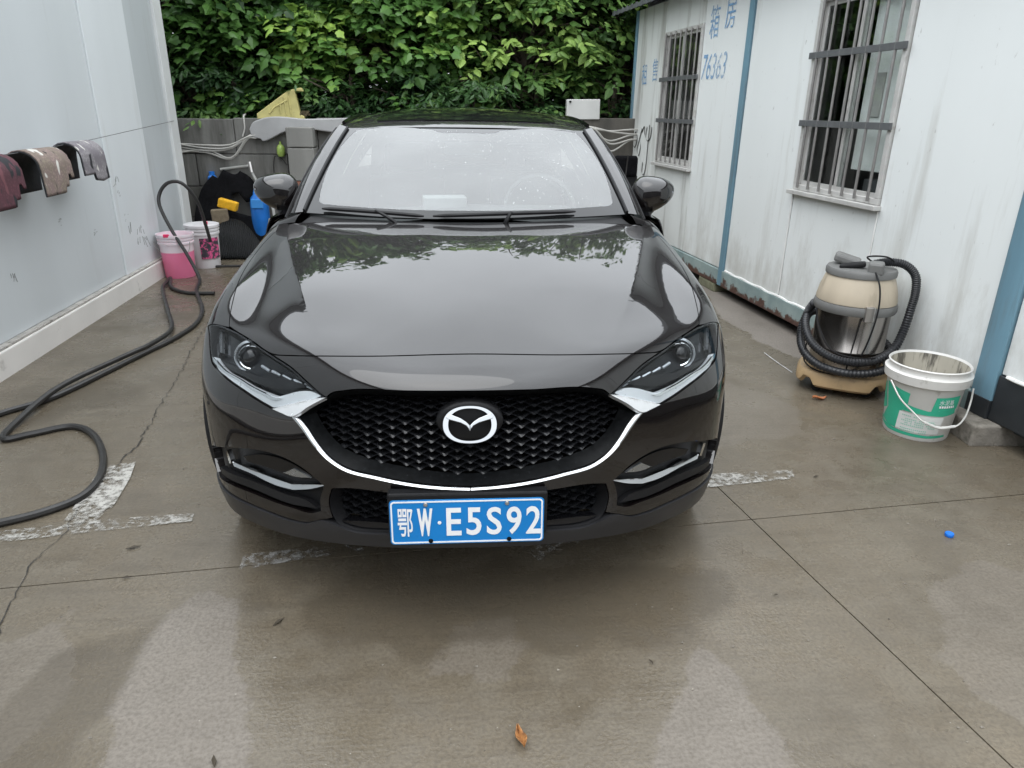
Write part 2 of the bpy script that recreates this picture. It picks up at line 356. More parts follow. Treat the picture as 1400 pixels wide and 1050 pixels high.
# ------------------------------------------------------------------ right hand white cabin
CAB = pm('cabin_white', (.765, .79, .78), .42, 0, .05, 1.5, dirt=((.46, .45, .41), .55, .80, 3.2), streak=True)
def cabin_white():
    t = NT('cabin_white_splashed'); v = t.scale(t.pos, (1, 1, .12)); sp = t.n.new('ShaderNodeSeparateXYZ'); t.L(t.pos, sp.inputs[0])
    c = t.mix(t.ramp(t.noise(1.5, 5, v), .3, .7), (.745, .77, .76), (.79, .815, .805)); c = t.mix(t.ramp(t.noise(3.2, 8, v, .65), .55, .80), c, (.47, .46, .42))
    c = t.mix(t.ramp(t.noise(34, 6, t.scale(t.pos, (1, 1, .5))), .68, .74, 0, .6), c, (.40, .39, .37))
    h = t.ramp(sp.outputs[2], .22, .95, .24, -.14); c = t.mix(t.ramp(t.math('ADD', t.noise(7, 8, t.scale(t.pos, (1, 1, .35)), .7), h), .54, .84, 0, .55), c, (.42, .405, .36))
    t.set(Base_Color=c, Roughness=t.ramp(t.noise(5), .3, .7, .36, .5)); t.bump(t.noise(2.2, 3), .08, .02); return t.m
CAB = cabin_white()
CABD = pm('cabin_white_dirty', (.72, .74, .72), .45, 0, .07, 2, dirt=((.30, .29, .26), .54, .74, 4.5), streak=True)
BLUE = pm('post_blue', (.15, .275, .35), .5, 0, .15, 5, dirt=((.13, .16, .17), .50, .70, 7), streak=True)
def beam_mat():
    t = NT('rusty_beam'); n = t.noise(11, 8, None, .7); sp = t.n.new('ShaderNodeSeparateXYZ'); t.L(t.pos, sp.inputs[0])
    h = t.ramp(sp.outputs[2], .08, .20, .22, -.16); f = t.ramp(t.math('ADD', n, h), .54, .62)
    base = t.mix(t.ramp(t.noise(5), .35, .65), (.20, .27, .27), (.30, .37, .36))
    rust = t.mix(t.ramp(t.noise(30), .3, .7), (.055, .028, .022), (.12, .062, .045))
    t.set(Base_Color=t.mix(f, base, rust), Roughness=.6); t.bump(n, .3); return t.m
BEAM = beam_mat()
ALU = pm('aluminium_frame', (.60, .59, .57), .42, .25, .1, 8, dirt=((.30, .28, .25), .56, .8, 12))
BAR = pm('bar_grey', (.30, .29, .28), .45, .5, .12, 20)
DARKBAR = pm('flat_bar_grey', (.13, .135, .14), .5, .3, .12, 20)
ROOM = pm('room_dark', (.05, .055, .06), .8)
CAULK = pm('white_caulk', (.78, .78, .76), .5)
ang = math.atan2(.9949, -.1011)
cabin = tag(empty('cabin', (2.450, 4.728, -.076), ang), 'white panelled site cabin with barred windows and blue posts', 'cabin'); cabin.scale = (1.05, 1.05, 1.05)
ZF, ZT, TH = .285, 2.50, .06
def wpan(x0, x1, z0, z1, m=CAB, name='wall_panel', y=0):
    b = MB(); b.bx(x0+.003, x1-.003, y-TH, y+random.uniform(-.002, .002), z0, z1); return b.build(name, m, cabin, .004)
wpan(-1.478, -.548, ZF, ZT); wpan(-.548, .35, ZF, 1.03); wpan(-.548, .35, 2.20, ZT); wpan(.35, 1.22, ZF, ZT)
wpan(1.30, 2.10, ZF, ZT); wpan(2.10, 2.98, ZF, 1.03, CABD); wpan(2.10, 2.98, 2.22, ZT, CABD); wpan(2.98, 3.80, ZF, ZT, CABD)
wpan(-2.55, -1.608, .405, ZT); wpan(-3.45, -2.55, .405, ZT); wpan(-4.3, -3.45, .405, ZT)
def cpart(name, m, *boxes, bevel=.003):
    b = MB()
    for bb in boxes: b.bx(*bb)
    return b.build(name, m, cabin, bevel)
cpart('blue_post', BLUE, (1.222, 1.298, -.05, .014, .15, ZT)); cpart('blue_post', BLUE, (-1.605, -1.482, -.06, .014, .20, ZT))
cpart('blue_post', BLUE, (3.802, 3.86, -.06, .012, .15, ZT))
cpart('base_beam', BEAM, (-1.480, 1.222, -.06, .018, .15, .278)); cpart('base_beam', BEAM, (1.298, 3.802, -.06, .016, .15, .278))
cpart('base_beam', pm('tarred_black', (.022, .025, .028), .5, 0, .25, 6), (-4.3, -1.610, -.06, .008, .180, .40))
cpart('base_beam', MATS['tarred_black'], (-1.606, -1.476, -.055, .020, .178, .27))
b = MB(); b.tube([(x, .004+.002*sin(x*40), .282+.003*sin(x*23)) for x in np.linspace(-1.46, 1.2, 60)], .0085, 6); b.build('caulk_line', CAULK, cabin)
b = MB(); b.tube([(x, .006,   .405+.003*sin(x*23)) for x in np.linspace(-4, -1.65, 40)], .009, 6); b.build('caulk_line', CAULK, cabin)
for sx, z0, z1 in ((.352, .30, 1.02), (-.548, .3, 1.03)):
    b = MB(); b.tube([(sx, .002, z) for z in np.linspace(z0, z1, 12)], .005, 6); b.build('seam_caulk', CAULK, cabin)
# inner room, roof, end walls
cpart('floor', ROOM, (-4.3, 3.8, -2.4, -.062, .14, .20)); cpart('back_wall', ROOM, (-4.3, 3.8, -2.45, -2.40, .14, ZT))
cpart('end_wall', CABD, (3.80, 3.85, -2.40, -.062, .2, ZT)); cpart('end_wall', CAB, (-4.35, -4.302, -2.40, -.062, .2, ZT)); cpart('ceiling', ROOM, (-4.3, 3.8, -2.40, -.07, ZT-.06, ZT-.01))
b = MB(); prof = [(.20, 2.475), (-1.2, 2.95), (-2.65, 2.46)]
vs = []
for x in (-4.6, 4.13):
    vs += [(x, y, z) for y, z in prof] + [(x, y, z+.035) for y, z in prof]
b.add(vs, [(0, 1, 7, 6), (1, 2, 8, 7), (3, 9, 10, 4), (4, 10, 11, 5), (0, 6, 9, 3), (2, 5, 11, 8), (0, 3, 4, 1), (1, 4, 5, 2), (6, 7, 10, 9), (7, 8, 11, 10)])
b.build('roof', pm('roof_sheet', (.13, .14, .145), .5, .2, .2, 6), cabin)
for x in np.arange(-4.5, 4.1, .145): cpart('eave_rib', MATS['roof_sheet'], (x-.025, x+.025, .2005, .206, 2.467, 2.519), bevel=.002)
cpart('gable', CABD, (3.80, 3.845, -2.3, -.1, ZT, ZT+.12))
def window(x0, x1, z0, z1, big):
    fw_, yo = .034, .018
    w = MB(); w.bx(x0, x1, -.03, yo, z0, z0+fw_); w.bx(x0, x1, -.03, yo, z1-fw_, z1); w.bx(x0, x0+fw_, -.03, yo, z0+fw_, z1-fw_); w.bx(x1-fw_, x1, -.03, yo, z0+fw_, z1-fw_)
    wo_ = w.build('window', ALU, cabin, .004)
    b = MB(); b.bx(x0-.02, x1+.02, -.03, .05, z0-.03, z0-.002); b.build('sill', ALU, wo_, .004)
    xm = (x0+x1)/2; ix0, ix1 = x0+fw_, x1-fw_
    # two sliding sashes; far one sits behind
    for a, c, yy in ((ix0, xm+.02, -.002), (xm-.02, ix1, -.016)):
        b = MB(); s_ = .026; b.bx(a, c, yy-.012, yy, z0+fw_, z0+fw_+s_); b.bx(a, c, yy-.012, yy, z1-fw_-s_, z1-fw_); b.bx(a, a+s_, yy-.012, yy, z0+fw_+s_, z1-fw_-s_); b.bx(c-s_, c, yy-.012, yy, z0+fw_+s_, z1-fw_-s_)
        b.build('sash', ALU, wo_, .002)
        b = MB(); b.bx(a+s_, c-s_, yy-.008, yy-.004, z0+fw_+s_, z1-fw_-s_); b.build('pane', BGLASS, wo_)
    for k in range(7):
        x = x0+.075+(x1-x0-.15)*k/6
        b = MB(); b.tube([(x, .03, z0+.015), (x, .03, z1-.015)], .0085, 8); b.build('bar', BAR, wo_)
    for zc in ((1.455, 1.858) if big else (1.43, 1.80)):
        b = MB(); b.bx(x0-.012, x1+.005, .024, .038, zc-.019, zc+.019); b.build('cross_bar', DARKBAR, wo_, .002)
    return wo_
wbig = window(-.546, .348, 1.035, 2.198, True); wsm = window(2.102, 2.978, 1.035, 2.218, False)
cpart('curtain_board', pm('board_white', (.85, .86, .84), .7), (-.53, -.12, -.085, -.072, 1.20, 2.2)); 
b = MB(); b.bx(-.30, -.20, -.070, -.064, 1.50, 1.74); b.build('paper_bag', pm('paper_grey', (.45, .44, .42), .8, bump=.6, bscale=25), cabin, .002)
cpart('inner_shelf', pm('shelf_grey', (.25, .26, .27), .6), (-.5, .33, -1.2, -.5, 1.02, 1.10), (-.1, .33, -1.35, -1.3, 1.3, 1.62))
# painted lettering
LET = worn('letter_blue', (.20, .40, .66), .52, .86, 34)
def wall_text(body, x, z, w, h, m=LET, shear=0.):
    vs, fs = text_mesh(body, w, h, shear)
    b = MB(); b.add([(x-v[0], .0045, z+v[1]) for v in vs], [f[::-1] for f in fs]); b.build('lettering', m, cabin)
wall_text('箱', 1.90, 2.21, .17, .25); wall_text('房', 1.62, 2.26, .17, .25)
wall_text('76363', 1.83, 1.87, .46, .20, shear=.2)
wall_text('租', 3.50, 1.87, .15, .20); wall_text('售', 3.20, 1.90, .15, .21)
# scrawl near the far corner
SCR = pm('black_scrawl', (.03, .03, .03), .6)
def scrawl(pts):
    b = MB(); P = catmull([(x, .006, z) for x, z in pts], 6); vs = []
    for p in P: vs += [(p.x-.008, .0055, p.z-.006), (p.x+.008, .0055, p.z+.006)]
    b.add(vs, [(2*i, 2*i+1, 2*i+3, 2*i+2) for i in range(len(P)-1)]); b.build('scrawl', SCR, cabin)
scrawl([(3.30, 1.36), (3.32, 1.26), (3.25, 1.22), (3.18, 1.26), (3.16, 1.36)]); scrawl([(3.23, 1.38), (3.24, 1.2), (3.25, 1.0), (3.29, .88), (3.36, .90), (3.36, 1.0)])
scrawl([(3.70, 1.26), (3.62, 1.30), (3.58, 1.22), (3.64, 1.14), (3.72, 1.16), (3.70, 1.08)]); scrawl([(3.52, 1.24), (3.46, 1.16), (3.50, 1.06), (3.56, 1.12), (3.50, 1.24), (3.45, 1.34)]); scrawl([(3.45, 1.3), (3.38, 1.36), (3.36, 1.28)])

# ------------------------------------------------------------------ left hand grey shed
shed = tag(empty('shed', (-2.675, 4.622, 0), math.atan2(-.9993, .0365)), 'grey steel panel shed with white kerb and clothes line', 'shed')
G1 = pm('shed_grey', (.595, .625, .635), .42, 0, .05, 1.2, dirt=((.46, .47, .46), .60, .85, 2.6), streak=True)
G2 = pm('shed_grey_pale', (.69, .72, .73), .42, 0, .04, 1.2, dirt=((.52, .52, .50), .62, .85, 3), streak=True)
G3 = pm('shed_grey_dark', (.52, .55, .56), .42, 0, .05, 1.2, dirt=((.40, .41, .40), .6, .85, 3), streak=True)
KERB = pm('white_kerb', (.74, .71, .67), .5, 0, .06, 3, dirt=((.36, .34, .31), .6, .8, 7))
def spart(name, m, *boxes, bevel=.004):
    b = MB()
    for bb in boxes: b.bx(*bb)
    return b.build(name, m, shed, bevel)
# local x runs towards the camera (minus s), local y out of the wall
spart('wall_panel', G1, (-1.508, 2.6, -.12, -.06, .17, 3.3)); spart('wall_panel', G1, (2.604, 6.6, -.12, -.06, .17, 3.3))
spart('wall_panel', G2, (-2.388, -1.512, -.115, -.048, .17, 3.3)); spart('wall_panel', G3, (-3.11, -2.392, -.12, -.060, .17, 3.3))
spart('corner_trim', pm('trim_white', (.70, .71, .70), .45, 0, .06, 4), (-3.33, -3.113, -.14, -.035, .05, 3.3))
spart('end_wall', G3, (-3.325, -3.27, -3.6, -.142, .05, 3.3)); spart('end_wall', G3, (6.6, 6.66, -3.6, -.06, .05, 3.3)); spart('back_wall', G3, (-3.26, 6.6, -3.66, -3.6, .05, 3.3))
spart('roof', MATS['roof_sheet'], (-3.5, 6.8, -3.8, .10, 3.303, 3.36))
spart('kerb', KERB, (-2.9, 6.6, -.16, 0, -.01, .157), bevel=.008)
spart('ledge', pm('ledge_grime', (.40, .38, .35), .8, 0, .25, 14, dirt=((.12, .11, .09), .55, .68, 16)), (-3.1, 6.6, -.058, -.012, .158, .172), bevel=.002)
b = MB()
for (x, z, l, a) in [(-1.62, .92, .09, 1.2), (-1.60, .82, .06, .6), (-1.75, .55, .16, 1.3), (-1.85, .42, .12, 1.1), (-1.68, .62, .05, 0), (-1.95, .5, .1, 1.5), (-1.1, .60, .05, .1), (-2.0, .38, .2, 2.2), (.1, .52, .14, 1.4), (-1.3, 1.0, .03, 0), (-.6, .75, .04, .2)]:
    yy = -.0445 if -2.39 < x < -1.51 else -.0575
    for q in range(4): b.box((x+rng.normal(0, .03), yy, z+rng.normal(0, .03)), (l*(.2+.5*rng.random()), .002, .0022), Matrix.Rotation(a+rng.normal(0, .35), 3, 'Y'))
b.build('scratch_mark', pm('scratch_dark', (.27, .27, .26), .7), shed)['kind'] = 'stuff'

# ------------------------------------------------------------------ concrete boundary wall
CB = [pm('block_%s' % k, c, .8, 0, .16, 5, bump=.35, bscale=22, dirt=((.050, .048, .042), .44, .70, 2.8), streak=True) for k, c in (('a', (.165, .162, .150)), ('b', (.205, .202, .188)), ('c', (.140, .134, .120)), ('d', (.120, .110, .095)))]
bwall = tag(empty('boundary_wall', (-.4, 8.62, 0), radians(.9)), 'weathered grey concrete slab wall below the trees', 'wall')
zrow = [0, .31, .655, 1.005, 1.375]
for r in range(4):
    x = -3.6+(r % 2)*-.45
    while x < 3.2:
        w = random.choice((.9, 1.0, 1.1)); tilt = .02*(x+3.6)/2.2
        b = MB(); dz = (.0 if r < 3 else .012*(x+3)); b.bx(x+.003, x+w-.003, -.055+random.uniform(-.006, .006), .07, zrow[r]+(.003 if r else -.02), zrow[r+1]-.003+dz)
        b.build('block', CB[random.randrange(3)] if x < 1 else random.choice((CB[2], CB[3])), bwall, .008); x += w
b = MB(); b.bx(-3.6, 3.4, .0, .05, 0, 1.33); b.build('mortar_core', CB[3], bwall)
pier = tag(empty('block_pier', (-1.70, 8.42, 0)), 'pier of stacked pale concrete blocks in front of the wall', 'pier')
for z0, z1, m in ((0, .31, CB[1]), (.318, .66, CB[0]), (.74, 1.085, CB[1]), (1.093, 1.30, CB[1])):
    b = MB(); b.bx(-.142, .142, -.11, .13, z0, z1); b.build('block', m, pier, .01)
b = MB(); b.bx(-.13, .135, -.10, .12, .664, .736); b.build('brick', pm('red_brick', (.22, .10, .07), .85, 0, .3, 20, bump=.3), pier, .006)

blocker = tag(empty('unseen_blocker', (0, -7.0, 0)), 'added unseen grey block darkening the horizon mirrored in the car nose', 'blocker')  # added out of view to keep bright horizon sky out of the bumper reflections
SHG = pm('blocker_grey', (.13, .13, .13), .7, 0, .12, 2)
b = MB(); b.bx(-14, 14, -5, 0, 0, 3.3); b.build('wall', SHG, blocker, .02)
b = MB(); b.bx(-14.4, 14.4, -5.3, .5, 3.3, 3.45); b.build('roof', MATS['roof_sheet'], blocker, .01)
for x in (-10, -5, 0, 5, 10):
    b = MB(); b.bx(x-1.7, x+1.7, .0, .04, .02, 2.8); d_ = b.build('blocker_door', pm('blocker_shutter', (.07, .075, .08), .5, .2, .1, 4), blocker, .01)
    for k in range(9): c_ = MB(); c_.bx(x-1.68, x+1.68, .042, .055, .1+.3*k, .32+.3*k); c_.build('slat', MATS['blocker_shutter'], d_, .008)

# ------------------------------------------------------------------ trees behind the wall
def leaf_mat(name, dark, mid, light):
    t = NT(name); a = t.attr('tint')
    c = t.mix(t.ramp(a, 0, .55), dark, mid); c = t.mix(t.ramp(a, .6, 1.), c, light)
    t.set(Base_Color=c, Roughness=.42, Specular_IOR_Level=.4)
    tr = t.n.new('ShaderNodeBsdfTranslucent'); t.L(c, tr.inputs[0]); ms = t.n.new('ShaderNodeMixShader'); ms.inputs[0].default_value = .30
    t.L(t.b.outputs[0], ms.inputs[1]); t.L(tr.outputs[0], ms.inputs[2]); t.L(ms.outputs[0], t.out.inputs[0]); return t.m
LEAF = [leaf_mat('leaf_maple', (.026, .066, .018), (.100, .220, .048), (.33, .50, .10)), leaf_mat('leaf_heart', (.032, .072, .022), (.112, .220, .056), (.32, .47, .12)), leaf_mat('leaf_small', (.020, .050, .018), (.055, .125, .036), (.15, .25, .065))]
BARK = pm('bark', (.085, .068, .05), .9, 0, .3, 12, bump=.6, bscale=30)
def leaf_shape(kind):
    if kind == 0:   # five lobed
        r = [(0, 0), (.15, -.10), (.36, -.02), (.34, .16), (.47, .36), (.40, .50), (.22, .66), (.10, .86), (0, 1.0)]
    elif kind == 1: # heart
        r = [(0, .0), (.16, -.06), (.31, .10), (.34, .32), (.25, .60), (.10, .86), (0, 1.0)]
    else:           # narrow oval
        r = [(0, 0), (.15, .22), (.19, .48), (.11, .78), (0, 1.0)]
    k = len(r); mid = [(0, y) for _, y in r]
    V = []; F = []
    for sgn in (1, -1):
        b0 = len(V); V += [(sgn*x, y, -.30*abs(x)-.22*y*y) for x, y in r]
        c0 = len(V); V.append((0, .38, -.22*.38**2+.015))
        for i in range(k-1): F.append((c0, b0+i, b0+i+1) if sgn > 0 else (c0, b0+i+1, b0+i))
    return np.array(V), np.array(F)
SHAPES = [leaf_shape(k) for k in range(3)]
def leaves_mesh(name, kind, pos, nrm, ydir, size, tint, mat, parent):
    V0, F0 = SHAPES[kind]; N = len(pos); k = len(V0)
    y = ydir-(ydir*nrm).sum(1)[:, None]*nrm; y /= np.linalg.norm(y, axis=1)[:, None]+1e-9; x = np.cross(y, nrm)
    V = pos[:, None]+size[:, None, None]*(x[:, None]*V0[None, :, 0:1]+y[:, None]*V0[None, :, 1:2]+nrm[:, None]*V0[None, :, 2:3])
    F = (F0[None]+k*np.arange(N)[:, None, None]).reshape(-1, 3)
    me = bpy.data.meshes.new(name); me.vertices.add(N*k); me.vertices.foreach_set('co', V.reshape(-1).astype(np.float32))
    me.loops.add(len(F)*3); me.loops.foreach_set('vertex_index', F.reshape(-1).astype(np.int32)); me.polygons.add(len(F))
    me.polygons.foreach_set('loop_start', np.arange(0, len(F)*3, 3, dtype=np.int32)); me.polygons.foreach_set('use_smooth', np.ones(len(F), bool))
    at = me.attributes.new('tint', 'FLOAT', 'POINT'); at.data.foreach_set('value', np.repeat(tint, k).astype(np.float32))
    me.materials.append(mat); me.update(calc_edges=True); me.validate()
    return link(bpy.data.objects.new(name, me), parent)
def tree(label, x, y, zc, rx, ry, rz, kind, nspray, size, name='broadleaf_tree', lean=0., low=0.9, zmax_dense=3.1, bright=.0):
    root = tag(empty(name, (x, y, 0)), label, 'tree', 'trees behind the boundary wall')
    tr = MB(); top = zc+rz*.7
    tr.tube([(lean*t*t*1.2+.03*sin(t*5), .03*cos(t*4), top*t) for t in np.linspace(0, 1, 9)], [.10*(1-.75*t) for t in np.linspace(0, 1, 9)], 9)
    C_ = np.array([lean, 0, zc]); pos = []; nr = []; yd = []; sz = []; ti = []
    made = 0; cl = []
    while len(cl) < max(12, nspray//20):
        q = rng.normal(size=3); q /= np.linalg.norm(q); rad = rng.random()**.4
        lob = 1+.18*sin(3.1*math.atan2(q[1], q[0])+x*2)+.12*sin(5*q[2]+x); c = C_+q*rad*lob*np.array([rx, ry, rz])
        if c[2] > low-.1: cl.append((c, q, rad, rng.normal(0, .15)+(.30 if rng.random() < .16 else 0)))
    while made < nspray:
        c0, q, rad, ctint = cl[rng.integers(len(cl))]
        c = c0+rng.normal(size=3)*np.array([.24, .20, .085])*(1.4 if size > .19 else .55 if name == 'bush' else 1)
        if c[2] < low or (name != 'bush' and y+c[1] < 8.95): continue
        big = 1.0 if c[2] <= zmax_dense else 1.25
        made += 1
        out = q*np.array([1/rx, 1/ry, 1/rz]); out /= np.linalg.norm(out)
        if made % 9 == 0:
            a = Vector((lean*.6, 0, max(.8, c[2]-rng.random()*.9))); tr.tube([a, (a+Vector(c))/2+Vector((0, 0, .08)), Vector(c)], [.022, .013, .005], 5, False)
        h = np.array([out[0]+rng.normal(0, .5), out[1]+rng.normal(0, .5), 0]); h /= np.linalg.norm(h)+1e-9
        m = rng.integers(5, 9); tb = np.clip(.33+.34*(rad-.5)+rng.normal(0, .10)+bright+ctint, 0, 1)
        side = np.array([-h[1], h[0], 0])
        for i in range(m):
            t = (i+.5)/m; sg = 1 if i % 2 else -1
            p = c+h*(.34*t*size/.16*big)+side*sg*.05*size/.16*big+np.array([0, 0, -.10*t*t])+rng.normal(0, .02, 3)
            n = np.array([0, 0, 1.])+.45*out+.38*rng.normal(size=3); n /= np.linalg.norm(n)
            d = h*.9+side*sg*.8+np.array([0, 0, -.45])+.25*rng.normal(size=3)
            pos.append(p); nr.append(n); yd.append(d); sz.append(size*big*(.55+.85*rng.random())); ti.append(np.clip(tb+rng.normal(0, .08), 0, 1))
    tr.build('trunk', BARK, root)
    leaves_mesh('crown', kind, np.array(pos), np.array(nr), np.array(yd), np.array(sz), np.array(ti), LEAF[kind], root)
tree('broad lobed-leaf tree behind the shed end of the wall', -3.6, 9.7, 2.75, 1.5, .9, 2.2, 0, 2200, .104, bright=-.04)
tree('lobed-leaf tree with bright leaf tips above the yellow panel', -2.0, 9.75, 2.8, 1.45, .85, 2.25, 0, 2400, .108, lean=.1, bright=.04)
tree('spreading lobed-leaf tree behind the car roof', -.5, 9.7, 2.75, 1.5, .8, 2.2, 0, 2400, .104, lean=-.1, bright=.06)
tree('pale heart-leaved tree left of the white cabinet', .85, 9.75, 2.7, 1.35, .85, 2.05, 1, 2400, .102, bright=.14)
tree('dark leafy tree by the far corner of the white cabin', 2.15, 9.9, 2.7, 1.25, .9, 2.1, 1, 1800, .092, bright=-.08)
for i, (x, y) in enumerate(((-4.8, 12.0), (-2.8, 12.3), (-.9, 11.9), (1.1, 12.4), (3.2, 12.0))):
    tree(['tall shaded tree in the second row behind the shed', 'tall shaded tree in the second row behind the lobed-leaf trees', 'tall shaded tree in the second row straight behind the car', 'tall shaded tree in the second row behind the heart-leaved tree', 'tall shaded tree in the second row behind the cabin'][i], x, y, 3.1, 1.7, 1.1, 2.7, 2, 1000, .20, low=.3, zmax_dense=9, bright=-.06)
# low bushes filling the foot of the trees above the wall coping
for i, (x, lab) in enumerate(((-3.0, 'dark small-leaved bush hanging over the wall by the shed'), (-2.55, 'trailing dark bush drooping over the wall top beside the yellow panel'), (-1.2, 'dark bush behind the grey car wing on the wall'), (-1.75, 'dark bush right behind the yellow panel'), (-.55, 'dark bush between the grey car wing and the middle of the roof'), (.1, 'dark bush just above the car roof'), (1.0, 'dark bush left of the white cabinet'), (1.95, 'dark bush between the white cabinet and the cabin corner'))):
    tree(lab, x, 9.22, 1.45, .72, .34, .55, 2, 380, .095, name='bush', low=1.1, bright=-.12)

# ------------------------------------------------------------------ the car: one smooth nose surface S(u,v), cut into panels
G = np.array([
 [(0,3.02,1.066),(0.25,3.03,1.069),(0.47,3.06,1.068),(0.64,3.1,1.062),(0.76,3.14,1.052),(0.855,3.19,1.02),(0.908,3.24,0.93),(0.928,3.28,0.78)],
 [(0,2.65,1.0225),(0.22,2.652,1.0175),(0.42,2.66,1.0049),(0.61,2.68,0.9879),(0.755,2.7,0.964),(0.868,2.73,0.941),(0.922,2.77,0.86),(0.93,2.8,0.75)],
 [(0,2.27,0.9561),(0.21,2.275,0.9499),(0.41,2.29,0.9332),(0.59,2.33,0.9137),(0.735,2.37,0.889),(0.848,2.42,0.886),(0.914,2.49,0.815),(0.93,2.6,0.725)],
 [(0,2.08,0.9114),(0.205,2.087,0.9052),(0.405,2.11,0.8881),(0.58,2.18,0.8748),(0.73,2.265,0.861),(0.847,2.35,0.851),(0.914,2.44,0.79),(0.93,2.56,0.71)],
 [(0,1.93,0.864),(0.2,1.938,0.859),(0.4,1.97,0.849),(0.57,2.06,0.831),(0.72,2.17,0.817),(0.842,2.29,0.806),(0.913,2.4,0.764),(0.929,2.53,0.69)],
 [(0,1.815,0.794),(0.2,1.83,0.789),(0.41,1.895,0.762),(0.566,1.985,0.735),(0.712,2.08,0.719),(0.838,2.2,0.701),(0.911,2.33,0.673),(0.929,2.48,0.63)],
 [(0,1.79,0.649),(0.2,1.805,0.647),(0.41,1.87,0.639),(0.57,1.963,0.629),(0.72,2.062,0.62),(0.845,2.182,0.609),(0.912,2.325,0.59),(0.929,2.455,0.565)],
 [(0,1.785,0.505),(0.2,1.8,0.508),(0.41,1.865,0.512),(0.57,1.953,0.513),(0.72,2.055,0.51),(0.841,2.175,0.505),(0.907,2.31,0.5),(0.925,2.44,0.49)],
 [(0,1.79,0.42),(0.2,1.805,0.42),(0.41,1.868,0.42),(0.57,1.95,0.42),(0.715,2.047,0.42),(0.832,2.16,0.418),(0.9,2.295,0.415),(0.918,2.425,0.41)],
 [(0,1.785,0.357),(0.2,1.797,0.354),(0.41,1.858,0.345),(0.565,1.938,0.332),(0.705,2.032,0.32),(0.82,2.145,0.313),(0.888,2.285,0.311),(0.908,2.415,0.31)],
 [(0,1.8,0.302),(0.2,1.814,0.297),(0.41,1.875,0.277),(0.56,1.952,0.256),(0.695,2.046,0.244),(0.81,2.16,0.238),(0.878,2.3,0.238),(0.898,2.43,0.24)],
])
full = np.concatenate([G[:, :0:-1]*np.array([-1, 1, 1]), G], 1)
def chord(P): return np.concatenate([[0], np.cumsum(np.linalg.norm(np.diff(P, axis=0), axis=1))])
vk = np.array([0.0, 0.411, 0.7727, 0.9275, 1.0559, 1.178, 1.2989, 1.4233, 1.5111, 1.5936, 1.661])
uh = np.array([0.0, 0.2038, 0.4173, 0.6019, 0.7735, 0.9279, 1.0636, 1.2021]); uk = np.concatenate([-uh[:0:-1], uh]); UE, VE = uk[-1], vk[-1]
def nat(xk, Y):
    n = len(xk); h = np.diff(xk); A = np.zeros((n, n)); B = np.zeros((n,)+Y.shape[1:]); A[0, 0] = A[-1, -1] = 1
    for i in range(1, n-1):
        A[i, i-1] = h[i-1]; A[i, i] = 2*(h[i-1]+h[i]); A[i, i+1] = h[i]; B[i] = 6*((Y[i+1]-Y[i])/h[i]-(Y[i]-Y[i-1])/h[i-1])
    return np.linalg.solve(A, B.reshape(n, -1)).reshape(B.shape)
MV = nat(vk, full)
CRV = np.array([0, .029, .307, .541, .836, 1.039, 1.3]); CRU = np.array([.80, .787, .686, .622, .531, .431, .33])
def S(u, v):
    u = np.atleast_1d(np.asarray(u, float)); v = np.atleast_1d(np.asarray(v, float))
    i = np.clip(np.searchsorted(vk, v)-1, 0, len(vk)-2); h = (vk[i+1]-vk[i])[:, None, None]; t = (v-vk[i])[:, None, None]; s = (vk[i+1]-v)[:, None, None]
    Cc = MV[i]*s**3/(6*h)+MV[i+1]*t**3/(6*h)+(full[i]/h-MV[i]*h/6)*s+(full[i+1]/h-MV[i+1]*h/6)*t
    Cc = np.swapaxes(Cc, 0, 1); Mu = nat(uk, Cc)
    i = np.clip(np.searchsorted(uk, u)-1, 0, len(uk)-2); h = (uk[i+1]-uk[i])[:, None]; t = (u-uk[i])[:, None]; s = (uk[i+1]-u)[:, None]; k = np.arange(len(u))
    P = Mu[i, k]*s**3/(6*h)+Mu[i+1, k]*t**3/(6*h)+(Cc[i, k]/h-Mu[i, k]*h/6)*s+(Cc[i+1, k]/h-Mu[i+1, k]*h/6)*t
    # bonnet crease
    d = np.maximum(0, np.abs(u)-np.interp(v, CRV, CRU)); f = np.clip((1.06-v)/.35, 0, 1); f = f*f*(3-2*f)
    P[:, 2] += .014*f*np.clip(v/.22, 0, 1)*(np.exp(-d/.055)-.35)
    return P
def SN(u, v, e=1e-3):
    u = np.atleast_1d(np.asarray(u, float)); v = np.atleast_1d(np.asarray(v, float))
    n = np.cross(S(u, v+e)-S(u, v-e), S(u+e, v)-S(u-e, v)); return n/np.linalg.norm(n, axis=1)[:, None]
def So(u, v, off): return S(u, v)+SN(u, v)*np.asarray(off).reshape(-1, 1)
